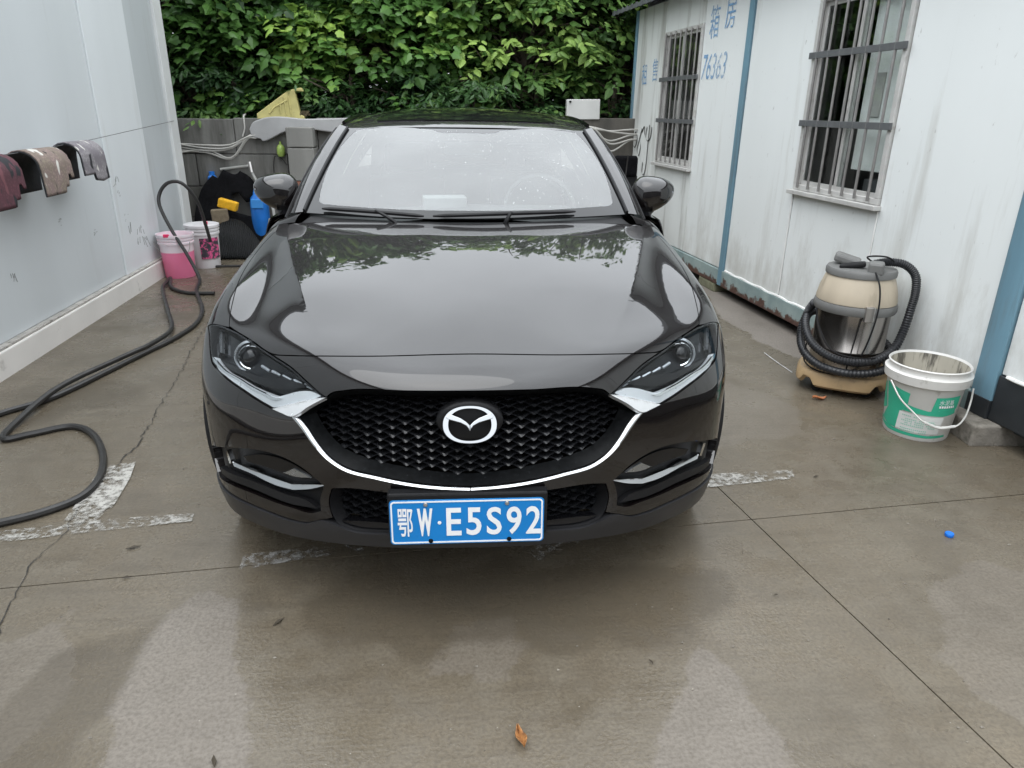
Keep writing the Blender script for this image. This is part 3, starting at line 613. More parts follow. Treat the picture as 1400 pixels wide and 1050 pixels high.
def smooth_poly(P, closed=True, step=.012, corner=34):
    P = [np.array(p, float) for p in P]; m = len(P); T0 = []; T1 = []
    for i in range(m):
        a, b, c = P[i-1], P[i], P[(i+1) % m]
        d0, d1 = b-a, c-b; l0, l1 = np.linalg.norm(d0)+1e-9, np.linalg.norm(d1)+1e-9
        if not closed and i in (0, m-1): t0 = d1 if i == 0 else d0; T0.append(t0/np.linalg.norm(t0)); T1.append(T0[-1]); continue
        an = math.degrees(math.acos(max(-1, min(1, float(d0@d1/(l0*l1))))))
        if an > corner: T0.append(d0/l0); T1.append(d1/l1)
        else: t = d0/l0*l1+d1/l1*l0; t /= np.linalg.norm(t); T0.append(t); T1.append(t)
    out = []
    for i in range(m if closed else m-1):
        a, b = P[i], P[(i+1) % m]; l = np.linalg.norm(b-a); n = max(1, int(math.ceil(l/step)))
        for k in range(n):
            t = k/n; out.append((2*t**3-3*t*t+1)*a+(t**3-2*t*t+t)*l*T1[i]+(-2*t**3+3*t*t)*b+(t**3-t*t)*l*T0[(i+1) % m])
    if not closed: out.append(P[-1])
    return np.array(out)
def inset_poly(P, d):
    if d == 0: return P
    a = np.roll(P, 1, 0); b = np.roll(P, -1, 0); t = b-a; t /= np.linalg.norm(t, axis=1)[:, None]+1e-12; n = np.stack([-t[:, 1], t[:, 0]], 1)
    area = .5*np.sum(P[:, 0]*np.roll(P[:, 1], -1)-np.roll(P[:, 0], -1)*P[:, 1]); return P+n*d*(1 if area > 0 else -1)
def mirror_half(H):  # list from centre line to centre line
    H = list(H); return H+[(-u, v) for u, v in H[::-1] if abs(u) > 1e-6]
def inside(P, poly): return sd_poly(P, poly) < 0
def patch(name, outline, mat, parent, holes=(), off=0., step=.022, inset=.0022, skirt=.016, lines=(), drop=None, sgn=1, fn=So, nfn=SN, smooth=True, hinset=None, corner=34):
    """trimmed piece of the nose surface with returned edges"""
    o = smooth_poly(outline, step=step*.55, corner=corner) if smooth else np.array(outline, float)
    o = inset_poly(o, inset); hs = [inset_poly(smooth_poly(h, step=step*.55), -inset if hinset is None else -hinset) for h in holes]
    if sgn < 0: o = o*np.array([-1, 1]); hs = [h*np.array([-1, 1]) for h in hs]
    pts = [o]+hs; E = []; k = 0
    for p in pts: n = len(p); E += [(k+i, k+(i+1) % n) for i in range(n)]; k += n
    for l in lines:
        n = len(l); pts.append(l); E += [(k+i, k+i+1) for i in range(n-1)]; k += n
    lo, hi = o.min(0), o.max(0); gx = np.arange(lo[0], hi[0], step); gy = np.arange(lo[1], hi[1], step*.87)
    Q = np.array([(x+(step/2 if j % 2 else 0), y) for j, y in enumerate(gy) for x in gx])
    if len(Q):
        d = -sd_poly(Q, o)
        for h in hs: d = np.minimum(d, sd_poly(Q, h))
        for l in lines:
            dl = np.min(np.linalg.norm(Q[:, None]-l[None], axis=2), 1); d = np.minimum(d, dl)
        Q = Q[d > step*.42]; pts.append(Q)
    A = np.concatenate(pts); r = delaunay_2d_cdt([Vector(p) for p in A], E, [], 0, 1e-7)
    V2 = np.array([v[:] for v in r[0]]); F = np.array([f for f in r[2] if len(f) == 3]); Cn = V2[F].mean(1)
    ok = inside(Cn, o)
    for h in hs: ok &= ~inside(Cn, h)
    if drop is not None: ok &= ~drop(S(Cn[:, 0], Cn[:, 1]))
    F = F[ok]; Cn = Cn[ok]; V3 = fn(V2[:, 0], V2[:, 1], np.full(len(V2), off)); Nn = nfn(V2[:, 0], V2[:, 1])
    fnm = np.cross(V3[F[:, 1]]-V3[F[:, 0]], V3[F[:, 2]]-V3[F[:, 0]]); flip = (fnm*Nn[F[:, 0]]).sum(1) < 0; F[flip] = F[flip][:, ::-1]
    # per corner normals taken just inside each face, so creases stay crisp
    cu = V2[F].reshape(-1, 2)*.94+np.repeat(Cn, 3, 0)*.06; LN = nfn(cu[:, 0], cu[:, 1])
    VV = V3.tolist(); FF = F.tolist(); NL = LN.tolist()
    if skirt:
        cnt = {}
        for f in FF:
            for a, b in ((f[0], f[1]), (f[1], f[2]), (f[2], f[0])): cnt[(min(a, b), max(a, b))] = cnt.get((min(a, b), max(a, b)), 0)+1
        for f in F.tolist():
            for a, b in ((f[0], f[1]), (f[1], f[2]), (f[2], f[0])):
                if cnt[(min(a, b), max(a, b))] == 1:
                    k = len(VV); pa, pb = V3[a], V3[b]; qa, qb = pa-Nn[a]*skirt, pb-Nn[b]*skirt
                    VV += [pa.tolist(), qa.tolist(), qb.tolist(), pb.tolist()]; FF.append([k, k+1, k+2, k+3])
                    n = np.cross(qa-pa, pb-pa); n = n/(np.linalg.norm(n)+1e-12); NL += [n.tolist()]*4
    me = bpy.data.meshes.new(name); me.from_pydata(VV, [], FF); me.polygons.foreach_set('use_smooth', [True]*len(FF)); me.materials.append(mat); me.update()
    me.normals_split_custom_set(NL)
    return link(bpy.data.objects.new(name, me), parent)

def tilted(line, k):
    L = np.array(line, float)
    def dist(u, v):
        Q = np.stack([np.abs(np.atleast_1d(u)), np.atleast_1d(v)], 1); d = np.full(len(Q), 9.)
        for a, b in zip(L[:-1], L[1:]): ab = b-a; t = np.clip(((Q-a)@ab)/(ab@ab), 0, 1); d = np.minimum(d, np.linalg.norm(Q-a-t[:, None]*ab, axis=1))
        return d
    def fn(u, v, off): return So(u, v, np.asarray(off)+k*dist(u, v))
    def nfn(u, v, e=4e-4):
        u = np.atleast_1d(np.asarray(u, float)); v = np.atleast_1d(np.asarray(v, float)); z = np.zeros(len(u)); n = np.cross(fn(u, v+e, z)-fn(u, v-e, z), fn(u+e, v, z)-fn(u-e, v, z)); return n/np.linalg.norm(n, axis=1)[:, None]
    return dict(fn=fn, nfn=nfn)
car = tag(empty('car', (.026, 1.8, 0), radians(-.8)), 'wet dark brown crossover car with blue number plate on its nose', 'car')
shift = Matrix.Translation((0, -1.8, 0))   # parts are modelled in metres from the camera side; the root sits under the nose
HL = [(.999, .971), (.927, .979), (.858, .986), (.80, .997), (.722, 1.028), (.629, 1.07), (.548, 1.106), (.483, 1.147), (.414, 1.191), (.467, 1.217), (.532, 1.251), (.574, 1.247), (.623, 1.241), (.689, 1.219), (.755, 1.193), (.835, 1.166), (.889, 1.147), (.921, 1.132), (.938, 1.108), (.958, 1.063)]
GAP = [(.775, .022), (.845, .10), (.868, .173), (.881, .318), (.881, .487), (.860, .769), (.834, .983)]
SHUT = [(0, 1.057), (.216, 1.059), (.428, 1.060), (.549, 1.066), (.629, 1.070)]
GRL = [(0, 1.178), (.171, 1.177), (.357, 1.173), (.396, 1.18), (.412, 1.192), (.464, 1.218), (.521, 1.251), (.496, 1.271), (.452, 1.325), (.414, 1.361), (.373, 1.381), (.27, 1.396), (.134, 1.409), (0, 1.415)]
STRIP = [(.530, 1.251), (.519, 1.250), (.496, 1.271), (.452, 1.325), (.414, 1.361), (.373, 1.381), (.27, 1.396), (.134, 1.409), (.0015, 1.415), (.0015, 1.427), (.139, 1.421), (.275, 1.409), (.387, 1.397), (.436, 1.375), (.476, 1.337), (.520, 1.282)]
MESH = [(0, 1.186), (.171, 1.186), (.352, 1.184), (.402, 1.193), (.455, 1.220), (.494, 1.245), (.470, 1.283), (.430, 1.325), (.392, 1.350), (.325, 1.369), (.20, 1.385), (.08, 1.396), (0, 1.400)]
FOG = [(1.03, 1.52), (.985, 1.488), (.932, 1.470), (.84, 1.441), (.694, 1.406), (.592, 1.405), (.516, 1.422), (.443, 1.461), (.456, 1.488), (.463, 1.516), (.462, 1.546), (.497, 1.559), (.565, 1.558), (.646, 1.556), (.751, 1.552), (.933, 1.562), (1.02, 1.575), (1.05, 1.55)]
FSTR = [(.842, 1.488), (.831, 1.488), (.683, 1.488), (.575, 1.489), (.431, 1.457), (.49, 1.480), (.564, 1.500), (.616, 1.502), (.754, 1.496), (.826, 1.497)]
FTICK = [(.866, 1.458), (.851, 1.452), (.838, 1.490), (.850, 1.496)]
LOWG = [(0, 1.447), (.093, 1.446), (.22, 1.447), (.374, 1.455), (.415, 1.465), (.428, 1.51), (.415, 1.562), (.398, 1.585), (.36, 1.596), (.226, 1.592), (0, 1.592)]
GROOVE = [(UE, 1.596), (.991, 1.590), (.86, 1.587), (.709, 1.592), (.574, 1.600), (.528, 1.598), (.445, 1.573)]
WC_F, WC_R, WR, WZ = 2.745, 5.445, .355, .355
arch = lambda P: (np.abs(P[:, 0]) > .6) & (np.hypot(P[:, 1]-WC_F, P[:, 2]-WZ) < .405)
cr = np.array([(np.interp(v, CRV, CRU), v) for v in np.arange(.035, 1.0, .014)]); crl = cr*np.array([-1, 1])
hood = patch('bonnet', mirror_half([(0, .010), (.40, .010), (.70, .014)]+GAP[:-1]+[(.836, .975), (.80, .993), (.722, 1.024), (.629, 1.067)]+SHUT[::-1][1:]), PAINT, car, lines=(cr, crl), step=.024)
patch('nose_panel', mirror_half(SHUT+[(.548, 1.106), (.483, 1.147), (.416, 1.190)]+GRL[4:0:-1]+[(0, 1.178)]), PAINT, car, skirt=.03)
for s in (1, -1):
    fo = GAP+[(.858, .986), (.927, .979), (.999, .971), (1.09, .96), (UE-.002, .955), (UE-.002, .002), (.95, .002), (.80, .004)]
    patch('front_wing', fo, PAINT, car, sgn=s, drop=arch)
bo = [(0, 1.421), (.137, 1.416), (.273, 1.403), (.380, 1.389), (.423, 1.367), (.461, 1.331), (.505, 1.278)]+HL[10:]+[(.999, .971), (1.09, .96), (UE-.002, .955)]+[(UE-.002, 1.594)]+GROOVE[1:]+[(.418, 1.562)]+LOWG[5::-1]
patch('bumper', mirror_half(bo), PAINT, car, holes=(FOG, [(-u, v) for u, v in FOG]), skirt=.03, drop=arch)
lo_ = LOWG[::-1][:4]+[(.445, 1.575)]+GROOVE[::-1][1:-1]+[(UE-.002, 1.597), (UE-.002, VE-.002), (0, VE-.002)]
patch('bumper_lip', mirror_half(lo_), LIPGREY, car, off=.006, skirt=.05, drop=arch)
# dark liner under the shut lines
patch('inner_liner', mirror_half([(0, .02), (.75, .03), (.95, .05), (.98, .9), (.95, 1.0), (.7, 1.06), (.5, 1.15), (0, 1.15)]), VBLACK, car, off=-.028, skirt=0, step=.05)
WINGM = pm('wing_silver', (.72, .73, .74), .24, .55, .04)
EMB = pm('badge_chrome', (.38, .39, .40), .12, 1., .05)
STRC = pm('trim_chrome', (.52, .53, .54), .16, 1., .06)
# ---- radiator grille
def ring_strip(name, A, B, fa, fb, mat, parent, n=160, mid=None):
    def rs(P):
        P = np.concatenate([P, P[:1]]); L = chord(P); t = np.linspace(0, L[-1], n, endpoint=False); return np.stack([np.interp(t, L, P[:, 0]), np.interp(t, L, P[:, 1])], 1)
    a, b = rs(smooth_poly(A)), rs(smooth_poly(B)); rows = []
    for t in (0, .33, .66, 1):
        c = a*(1-t)+b*t; rows.append(So(c[:, 0], c[:, 1], np.full(n, fa*(1-t)+fb*t)))
    m = MB(); m.add(np.concatenate(rows).tolist(), [(r*n+i, r*n+(i+1) % n, (r+1)*n+(i+1) % n, (r+1)*n+i) for r in range(3) for i in range(n)], True); return m.build(name, mat, parent)
DUST = pm('dusty_grille_frame', (.004, .0045, .005), .4, .0, .4, 60, dirt=((.05, .055, .06), .60, .90, 90), local=True, spec=.12)
gr = patch('grille', mirror_half(MESH), VBLACK, car, off=-.085, skirt=0, step=.04, inset=-.01)
ring_strip('grille_surround', mirror_half(GRL), mirror_half(MESH), -.004, -.050, DUST, gr)
mpoly = smooth_poly(mirror_half(MESH)); lpoly = smooth_poly(mirror_half(LOWG))
def blade_rows(poly, v0, v1, n, lam, mat, parent, base, amp, hole=None, name='grille_blade'):
    for r in range(n):
        v = v0+(v1-v0)*r/(n-1); us = np.arange(-.56, .56, lam/12); ok = inside(np.stack([us, np.full(len(us), v)], 1), poly)
        if hole is not None: ok &= ~((us/hole[0])**2+((v-hole[1])/hole[2])**2 < 1)
        ph = 0 if r % 2 else .5; d = np.abs(((us/lam+ph) % 1)-.5)*2   # 0 at the dips, 1 between
        w = (1-np.cos(pi*d))/2; pk = np.clip(1-d*2.6, 0, 1)
        top = v-amp*w; bot = v-amp*w+.0032+.0078*pk; run = []
        def flush(run):
            if len(run) < 4: return
            m = MB()
            i = np.array(run); u_ = us[i]; n_ = len(i)
            rows = [So(u_, top[i]-.001, np.full(n_, base-.030)), So(u_, top[i], base-.002+.004*pk[i]), So(u_, (top[i]+bot[i])/2, base+.003+.006*pk[i]), So(u_, bot[i], base-.004+.0*pk[i]), So(u_, bot[i]-.001, np.full(n_, base-.028))]
            m.add(np.concatenate(rows).tolist(), [(q*n_+k, q*n_+k+1, (q+1)*n_+k+1, (q+1)*n_+k) for q in range(4) for k in range(n_-1)], False)
            m.build(name, mat, parent)
        for k in range(len(us)):
            if ok[k]: run.append(k)
            else: flush(run); run = []
        flush(run)
GRB = pm('grille_black', (.010, .0105, .012), .28, 0, .2, 50, coat=.25, spec=.3)
blade_rows(mpoly, 1.190, 1.396, 20, .078, GRB, gr, -.052, .010, hole=(.092, 1.262, .055))
# emblem on its smooth black pad
EU, EV = 0., 1.258
th = np.linspace(0, 2*pi, 40, endpoint=False)
ec = So([0], [EV], [-.018])[0]; en = np.array([0, -.998, .06]); ex = Vector((1, 0, 0)); ez = Vector(en); ey = ez.cross(ex)
EM = Matrix((ex, ey, ez)).transposed().to_4x4(); EM.translation = Vector(ec)
mb = MB(); mb.lathe([(0, -.008), (.80, -.0085), (.93, -.011), (1.0, -.018), (1.0, -.05)], 48, (0, 0, 0)); mb.v = [tuple(EM @ Vector((x*.094, y*.060+.001, z))) for x, y, z in mb.v]; mb.build('emblem_pad', MBLACK, gr)
TL = Vector((0, -.88, .47)).normalized(); EM = Matrix((ex, TL.cross(ex), TL)).transposed().to_4x4(); EM.translation = Vector(ec)+Vector((0, -.012, 0))
k_ = .000338; mb = MB(); n = 72; rows = [[], [], [], []]
for i in range(n):
    t = 2*pi*i/n; c, s_ = cos(t), sin(t); e = 2.25
    sup = lambda a, b_: (a*math.copysign(abs(c)**(2/e), c), b_*math.copysign(abs(s_)**(2/e), s_))
    o_ = sup(226, 157); i_ = sup(172, 130)
    for q, (p, z) in enumerate(((o_, 0), ((o_[0]*.97, o_[1]*.97), .007), ((i_[0]*1.03, i_[1]*1.03), .007), (i_, 0))): rows[q].append(EM @ Vector((p[0]*k_, p[1]*k_, z)))
mb.add(sum(rows, []), [(q*n+i, q*n+(i+1) % n, (q+1)*n+(i+1) % n, (q+1)*n+i) for q in range(3) for i in range(n)], True)
em = mb.build('emblem_ring', EMB, gr, auto=50)
wg = [(-196, 66), (-168, 92), (-120, 72), (-75, 54), (-30, 24), (0, -6), (0, -58), (-10, -36), (-30, -10), (-75, 14), (-165, 40), (-190, 48)]
half = [(x*k_, y*k_) for x, y in wg]; mb = MB()
for s in (1, -1): mb.prism([(x*s, y) for x, y in (half if s > 0 else half[::-1])], .0075, EM)
mb.build('emblem_wings', EMB, gr, .0022, 3)
# chrome wing strip below the grille, one half each side
inn = smooth_poly([(.527, 1.247), (.514, 1.258), (.494, 1.278), (.452, 1.328), (.414, 1.362), (.373, 1.383), (.27, 1.3975), (.134, 1.411), (.0012, 1.417)], closed=False, step=.008)
for s in (1, -1):
    tg = np.gradient(inn, axis=0); tg /= np.linalg.norm(tg, axis=1)[:, None]; nn = np.stack([-tg[:, 1], tg[:, 0]], 1); nn *= np.sign((nn*np.array([.3, 1])).sum(1))[:, None]
    wd = np.interp(inn[:, 0], [0, .40, .48, .53], [.0066, .0072, .0115, .014])[:, None]; n_ = len(inn); rows = []
    for f, o_ in ((-.1, -.006), (.0, .001), (.35, .0055), (.75, .0085), (1.0, .0075), (1.08, -.010)):
        q = inn+nn*wd*f; rows.append(So(s*q[:, 0], q[:, 1], np.full(n_, o_)))
    m = MB(); m.add(np.concatenate(rows).tolist(), [(r*n_+i, r*n_+i+1, (r+1)*n_+i+1, (r+1)*n_+i) for r in range(5) for i in range(n_-1)], True); m.build('chrome_strip', STRC, car, auto=60)
# ---- lower grille
lg = patch('lower_grille', mirror_half(LOWG), VBLACK, car, off=-.085, skirt=0, step=.04)
ring_strip('lower_surround', mirror_half(LOWG), mirror_half([(u*.97, 1.519+(v-1.519)*.86) for u, v in LOWG]), -.002, -.05, MBLACK, lg)
blade_rows(lpoly, 1.462, 1.560, 9, .066, GRB, lg, -.045, .008)
patch('lower_bar', mirror_half([(0, 1.566), (.36, 1.566), (.398, 1.572), (.39, 1.586), (.36, 1.590), (0, 1.586)]), GBLACK, lg, off=-.012, skirt=.04)
# ---- fog lamp pockets
for s in (1, -1):
    fg = patch('fog_lamp_pocket', FOG, MBLACK, car, off=-.030, skirt=0, sgn=s, inset=-.004)
    patch('fog_lens', [(.80, 1.462), (.70, 1.428), (.60, 1.424), (.53, 1.440), (.48, 1.458), (.575, 1.474), (.68, 1.472), (.78, 1.478)], GBLACK, fg, off=-.020, skirt=.01, sgn=s)
    patch('fog_reflector', [(.57, 1.440), (.52, 1.450), (.50, 1.458), (.575, 1.470), (.62, 1.468)], SATIN, fg, off=-.016, skirt=.004, sgn=s, step=.012)
    patch('chrome_bar', FSTR, STRC, fg, off=-.006, skirt=.026, sgn=s, step=.010, inset=0, corner=7, **tilted(FSTR[:5], .7))
    patch('chrome_tick', FTICK, CHROME, fg, off=.000, skirt=.016, sgn=s, step=.01, inset=0)
    patch('pocket_step', [(.95, 1.535), (.75, 1.520), (.60, 1.524), (.50, 1.530), (.475, 1.545), (.565, 1.553), (.75, 1.546), (.95, 1.555)], MBLACK, fg, off=-.006, skirt=.02, sgn=s)
# ---- headlights
HOUS = pm('lamp_housing', (.006, .007, .009), .2, 0, .15, 20, spec=.3)
DRLM = pm('lamp_silver', (.66, .68, .70), .30, .35, .05)
for s in (1, -1):
    h = patch('headlight', HL, HOUS, car, off=-.046, skirt=0, sgn=s, step=.03, inset=-.004)
    patch('lamp_cover', HL, LGLASS, h, off=-.002, skirt=0, sgn=s, step=.02, inset=.003)
    patch('lamp_rim', HL, GBLACK, h, off=-.003, skirt=.045, sgn=s, holes=([(.955, .99), (.858, 1.0), (.80, 1.010), (.722, 1.040), (.629, 1.082), (.548, 1.118), (.50, 1.150), (.43, 1.192), (.48, 1.218), (.533, 1.246), (.574, 1.243), (.623, 1.237), (.689, 1.215), (.755, 1.189), (.835, 1.162), (.905, 1.136), (.930, 1.10), (.948, 1.06)],), step=.012, inset=.003)
    patch('drl_band', [(.920, 1.118), (.882, 1.134), (.841, 1.147), (.773, 1.160), (.708, 1.180), (.659, 1.192), (.614, 1.199), (.575, 1.190), (.53, 1.178), (.481, 1.174), (.431, 1.186), (.473, 1.20), (.536, 1.214), (.58, 1.226), (.625, 1.238), (.689, 1.215), (.755, 1.189), (.835, 1.163), (.889, 1.146)], DRLM, h, off=-.007, skirt=.02, sgn=s, step=.014, inset=0)
    patch('chrome_blade', [(.924, 1.117), (.882, 1.133), (.841, 1.146), (.773, 1.159), (.708, 1.179), (.659, 1.192), (.614, 1.202), (.586, 1.202), (.619, 1.211), (.665, 1.198), (.708, 1.188), (.766, 1.168), (.828, 1.154), (.88, 1.142), (.916, 1.130)], CHROME, h, off=-.003, skirt=.01, sgn=s, step=.01, inset=0)
    patch('chrome_wing', [(.414, 1.191), (.467, 1.217), (.532, 1.251), (.574, 1.247), (.623, 1.241), (.58, 1.226), (.536, 1.214), (.473, 1.20)], WINGM, h, off=.001, skirt=.014, sgn=s, step=.012, inset=0, **tilted([(.414, 1.191), (.473, 1.20), (.536, 1.214), (.58, 1.226), (.623, 1.241)], .40))
    patch('inner_shelf', [(.60, 1.14), (.53, 1.15), (.50, 1.157), (.545, 1.169), (.605, 1.174), (.70, 1.166), (.77, 1.150), (.85, 1.137), (.90, 1.122), (.80, 1.128), (.70, 1.142)], GBLACK, h, off=-.020, skirt=.02, sgn=s, step=.014, inset=0)
    pc = Vector(So([s*.757], [1.080], [-.036])[0]); ax = Vector((-.12*s, -.93, .16)).normalized(); R_ = ax.to_track_quat('Z', 'Y').to_matrix()
    m = MB(); m.lathe([(.0, .016), (.012, .0145), (.022, .009), (.029, 0), (.029, -.03)], 28, pc, R_); m.build('projector_lens', GBLACK, h)
    m = MB(); m.lathe([(.034, -.028), (.034, .004), (.0375, .006), (.040, .002), (.040, -.028)], 32, pc, R_); m.build('projector_ring', CHROME, h)
    m = MB(); m.lathe([(.046, -.03), (.046, -.006), (.050, -.004), (.053, -.008), (.053, -.03)], 32, pc, R_); m.build('outer_ring', SATIN, h)
    for k in range(5):
        u0 = .70-.045*k; m = MB(); a, b_ = So([s*u0, s*(u0-.035)], [1.105+.012*k, 1.118+.012*k], [-.030, -.030]); m.tube([a, b_], .005, 6); m.build('reflector_fin', SATIN, h)
    patch('side_marker', [(.962, 1.0), (.935, 1.0), (.925, 1.05), (.915, 1.10), (.930, 1.10), (.948, 1.06)], SATIN, h, off=-.030, skirt=.01, sgn=s, step=.012, inset=0)
# ---- windscreen, pillars, roof
def W(u, v, off=0.):
    s = np.atleast_1d(u)/.65; t = np.atleast_1d(v)/.78
    B = np.stack([.705*s, 3.055+.11*s*s, 1.080+.010*s*s], 1); T = np.stack([.592*s, 3.735+.075*s*s, 1.423-.004*s*s], 1)
    P = B*(1-t)[:, None]+T*t[:, None]; bl = .036*4*t*(1-t)*(1-.45*s*s); P[:, 1] -= .44*bl; P[:, 2] += .9*bl
    if np.any(np.asarray(off) != 0): P = P+WN(u, v)*np.asarray(off).reshape(-1, 1)
    return P
def WN(u, v, e=1e-3):
    u = np.atleast_1d(u); v = np.atleast_1d(v); n = np.cross(W(u+e, v)-W(u-e, v), W(u, v+e)-W(u, v-e)); return n/np.linalg.norm(n, axis=1)[:, None]
clear = [(0, .052), (.35, .055), (.585, .066), (.606, .085), (.610, .11), (.598, .72), (.592, .748), (.57, .757), (.21, .764), (.18, .752), (.150, .724), (.13, .718), (0, .718)]
clear = mirror_half(clear)
rect = [(-.65, 0), (-.3, 0), (.3, 0), (.65, 0), (.65, .4), (.65, .78), (.3, .78), (-.3, .78), (-.65, .78), (-.65, .4)]
wsn = patch('windscreen', clear, WGLASS, car, fn=W, nfn=WN, skirt=0, step=.04, inset=0)
patch('frit_border', rect, FRIT, wsn, holes=(clear,), fn=W, nfn=WN, skirt=.006, step=.03, inset=.002, hinset=0)
def lerp3(a, b, t): return Vector(a)*(1-t)+Vector(b)*t
for s in (1, -1):
    def ap(k, t):
        w = W([.652*s], [.78*t])[0]; p0 = Vector(w)+Vector((0, 0, .001)); bl = .034*4*t*(1-t)
        p4 = lerp3((.802*s, 3.215, 1.038), (.664*s, 3.90, 1.404), t)+Vector((0, -.44*bl, .9*bl)); m_ = (p0+p4)/2
        nrm = Vector((.35*s, -.42, .84)); pts = [p0-nrm*.012, p0+nrm*.004, m_+nrm*.026, p4+nrm*.010, p4-nrm*.03+Vector((-.01*s, 0, 0))]
        x = k*4; i = min(3, int(x)); f = x-i; return pts[i]*(1-f)+pts[i+1]*f
    m = MB(); m.grid(lambda a, b: ap(a, b), 8, 20); m.build('front_pillar', PAINT, car)
    m = MB(); m.tube([Vector(W([.646*s], [.78*t])[0])+Vector((.004*s, -.002, .006)) for t in np.linspace(.01, .99, 24)], .007, 6); m.build('pillar_seal', RUBBER, car)
    m = MB(); m.tube([Vector(ap(.72, t))+Vector((0, -.001, .001)) for t in np.linspace(.02, 1, 24)], .004, 6); m.build('pillar_seam', RUBBER, car)
def roofp(u, v, off=0.):
    s = np.atleast_1d(u)/.66; t = np.atleast_1d(v)/2.05
    F_ = np.stack([.665*s, 3.742+.13*s*s, 1.427-.018*s*s], 1); R_ = np.stack([.60*s, 5.80+0*s, 1.42-.03*s*s], 1)
    P = F_*(1-t)[:, None]+R_*t[:, None]; P[:, 2] += .098*(4*t*(1-t))**.80*(1-.35*s**4)
    if np.any(np.asarray(off) != 0): P = P+RN(u, v)*np.asarray(off).reshape(-1, 1)
    return P
def RN(u, v, e=1e-3):
    u = np.atleast_1d(u); v = np.clip(np.atleast_1d(v), .002, 2.048); n = np.cross(roofp(u+e, v)-roofp(u-e, v), roofp(u, v+e)-roofp(u, v-e)); return n/np.linalg.norm(n, axis=1)[:, None]
patch('roof', [(-.66, .004), (-.3, .004), (.3, .004), (.66, .004), (.66, 1), (.66, 2.046), (0, 2.046), (-.66, 2.046), (-.66, 1)], PAINT, car, fn=roofp, nfn=RN, step=.06, skirt=.02, inset=.002)
patch('sunroof', [(-.46, .14), (0, .13), (.46, .14), (.47, .3), (.47, .62), (0, .64), (-.47, .62), (-.47, .3)], FRIT, car, fn=roofp, nfn=RN, step=.05, skirt=.012, inset=0, off=.005)
for s in (1, -1):
    m = MB(); m.tube([Vector(roofp([.645*s], [v])[0])+Vector((0, 0, .006)) for v in np.linspace(.16, 1.95, 20)], .010, 6); m.build('roof_rail', GBLACK, car)
# painted corner where pillar, wing and door meet
for s in (1, -1):
    def corner(a, b):
        lo = Vector(S([(.74+.27*a)*s], [.003])[0]); A_ = Vector(W([.648*s], [.002])[0]); B_ = Vector((.812*s, 3.235, 1.048)); C_ = Vector((.878*s, 3.32, 1.0))
        hi = A_*(1-2*a)+B_*2*a if a < .5 else B_*(2-2*a)+C_*(2*a-1); return lo*(1-b)+hi*b+Vector((0, 0, .012*4*b*(1-b)))
    m = MB(); m.grid(corner, 16, 6); m.build('pillar_foot', PAINT, car)
# cowl between bonnet and glass
m = MB(); m.grid(lambda a, b: Vector(S([1.44*(a-.5)], [.006])[0])*(1-b)+Vector(W([1.24*(a-.5)], [.0])[0])*b+Vector((0, 0, -.012)), 40, 3); m.build('cowl', MBLACK, car)
# wipers
def wiper(p, q, arm0, name='wiper'):
    P = [Vector(W([p[0]+(q[0]-p[0])*t], [p[1]+(q[1]-p[1])*t], [.012+.006*sin(pi*t)])[0]) for t in np.linspace(0, 1, 14)]
    m = MB(); m.tube(P, [.004]+[.0085]*12+[.004], 6); w_ = m.build(name, RUBBER, car)
    a = Vector(arm0); mid = P[7]+Vector((0, -.008, .008)); m = MB(); m.tube([a, a*.92+mid*.08+Vector((0, -.004, .006)), a*.5+mid*.5+Vector((0, -.006, .006)), mid], [.012, .010, .008, .006], 6); m.build('wiper_arm', MBLACK, w_)
wiper((-.575, .022), (-.17, .004), (-.30, 3.040, 1.062)); wiper((-.135, .006), (.43, .024), (.16, 3.045, 1.064))
# ---- body sides
def XS(y, z):
    b = .932-.050*max(0, (z-.80)/.26)**2-.035*max(0, (.62-z)/.36)**2
    if y > 5.6: b -= .22*((y-5.6)/.8)**2
    if y < 2.9: b -= .02*(2.9-y)
    return b
def side_panel(name, y0, y1, z0, z1, m_, off=0., cut=()):
    for s in (1, -1):
        m = MB(); ny, nz = max(4, int((y1-y0)/.035)), 22; ok = {}
        for j in range(nz+1):
            for i in range(ny+1):
                y = y0+(y1-y0)*i/ny; z = z0(y)+(z1(y)-z0(y))*j/nz; ok[(i, j)] = len(m.v); m.v.append((s*(XS(y, z)+off), y, z))
        for j in range(nz):
            for i in range(ny):
                q = [ok[(i, j)], ok[(i+1, j)], ok[(i+1, j+1)], ok[(i, j+1)]]; c = sum((Vector(m.v[k]) for k in q), Vector())/4
                if any(math.hypot(c.y-wc, c.z-WZ) < .405 for wc in (WC_F, WC_R)): continue
                m.f.append(tuple(q)); m.sm.append(True)
        m.build(name, m_, car, solid=.006)
belt = lambda y: 1.045+.03*(y-3.2)/2.6 if y < 5.8 else 1.075
side_panel('side_sill', 2.46, 6.30, lambda y: .26, lambda y: .40, MBLACK, .004)
side_panel('wing_side', 2.50, 3.285, lambda y: .40, lambda y: .74, PAINT, -.006)
side_panel('front_door', 3.292, 4.33, lambda y: .40, belt, PAINT); side_panel('rear_door', 4.338, 5.22, lambda y: .40, belt, PAINT); side_panel('rear_quarter', 5.228, 6.34, lambda y: .40, belt, PAINT)
def redge(y): 
    v = (y-3.742-.13)/(5.80-3.872)*2.05; return Vector(roofp([.655], [min(2.04, max(.01, v))])[0])
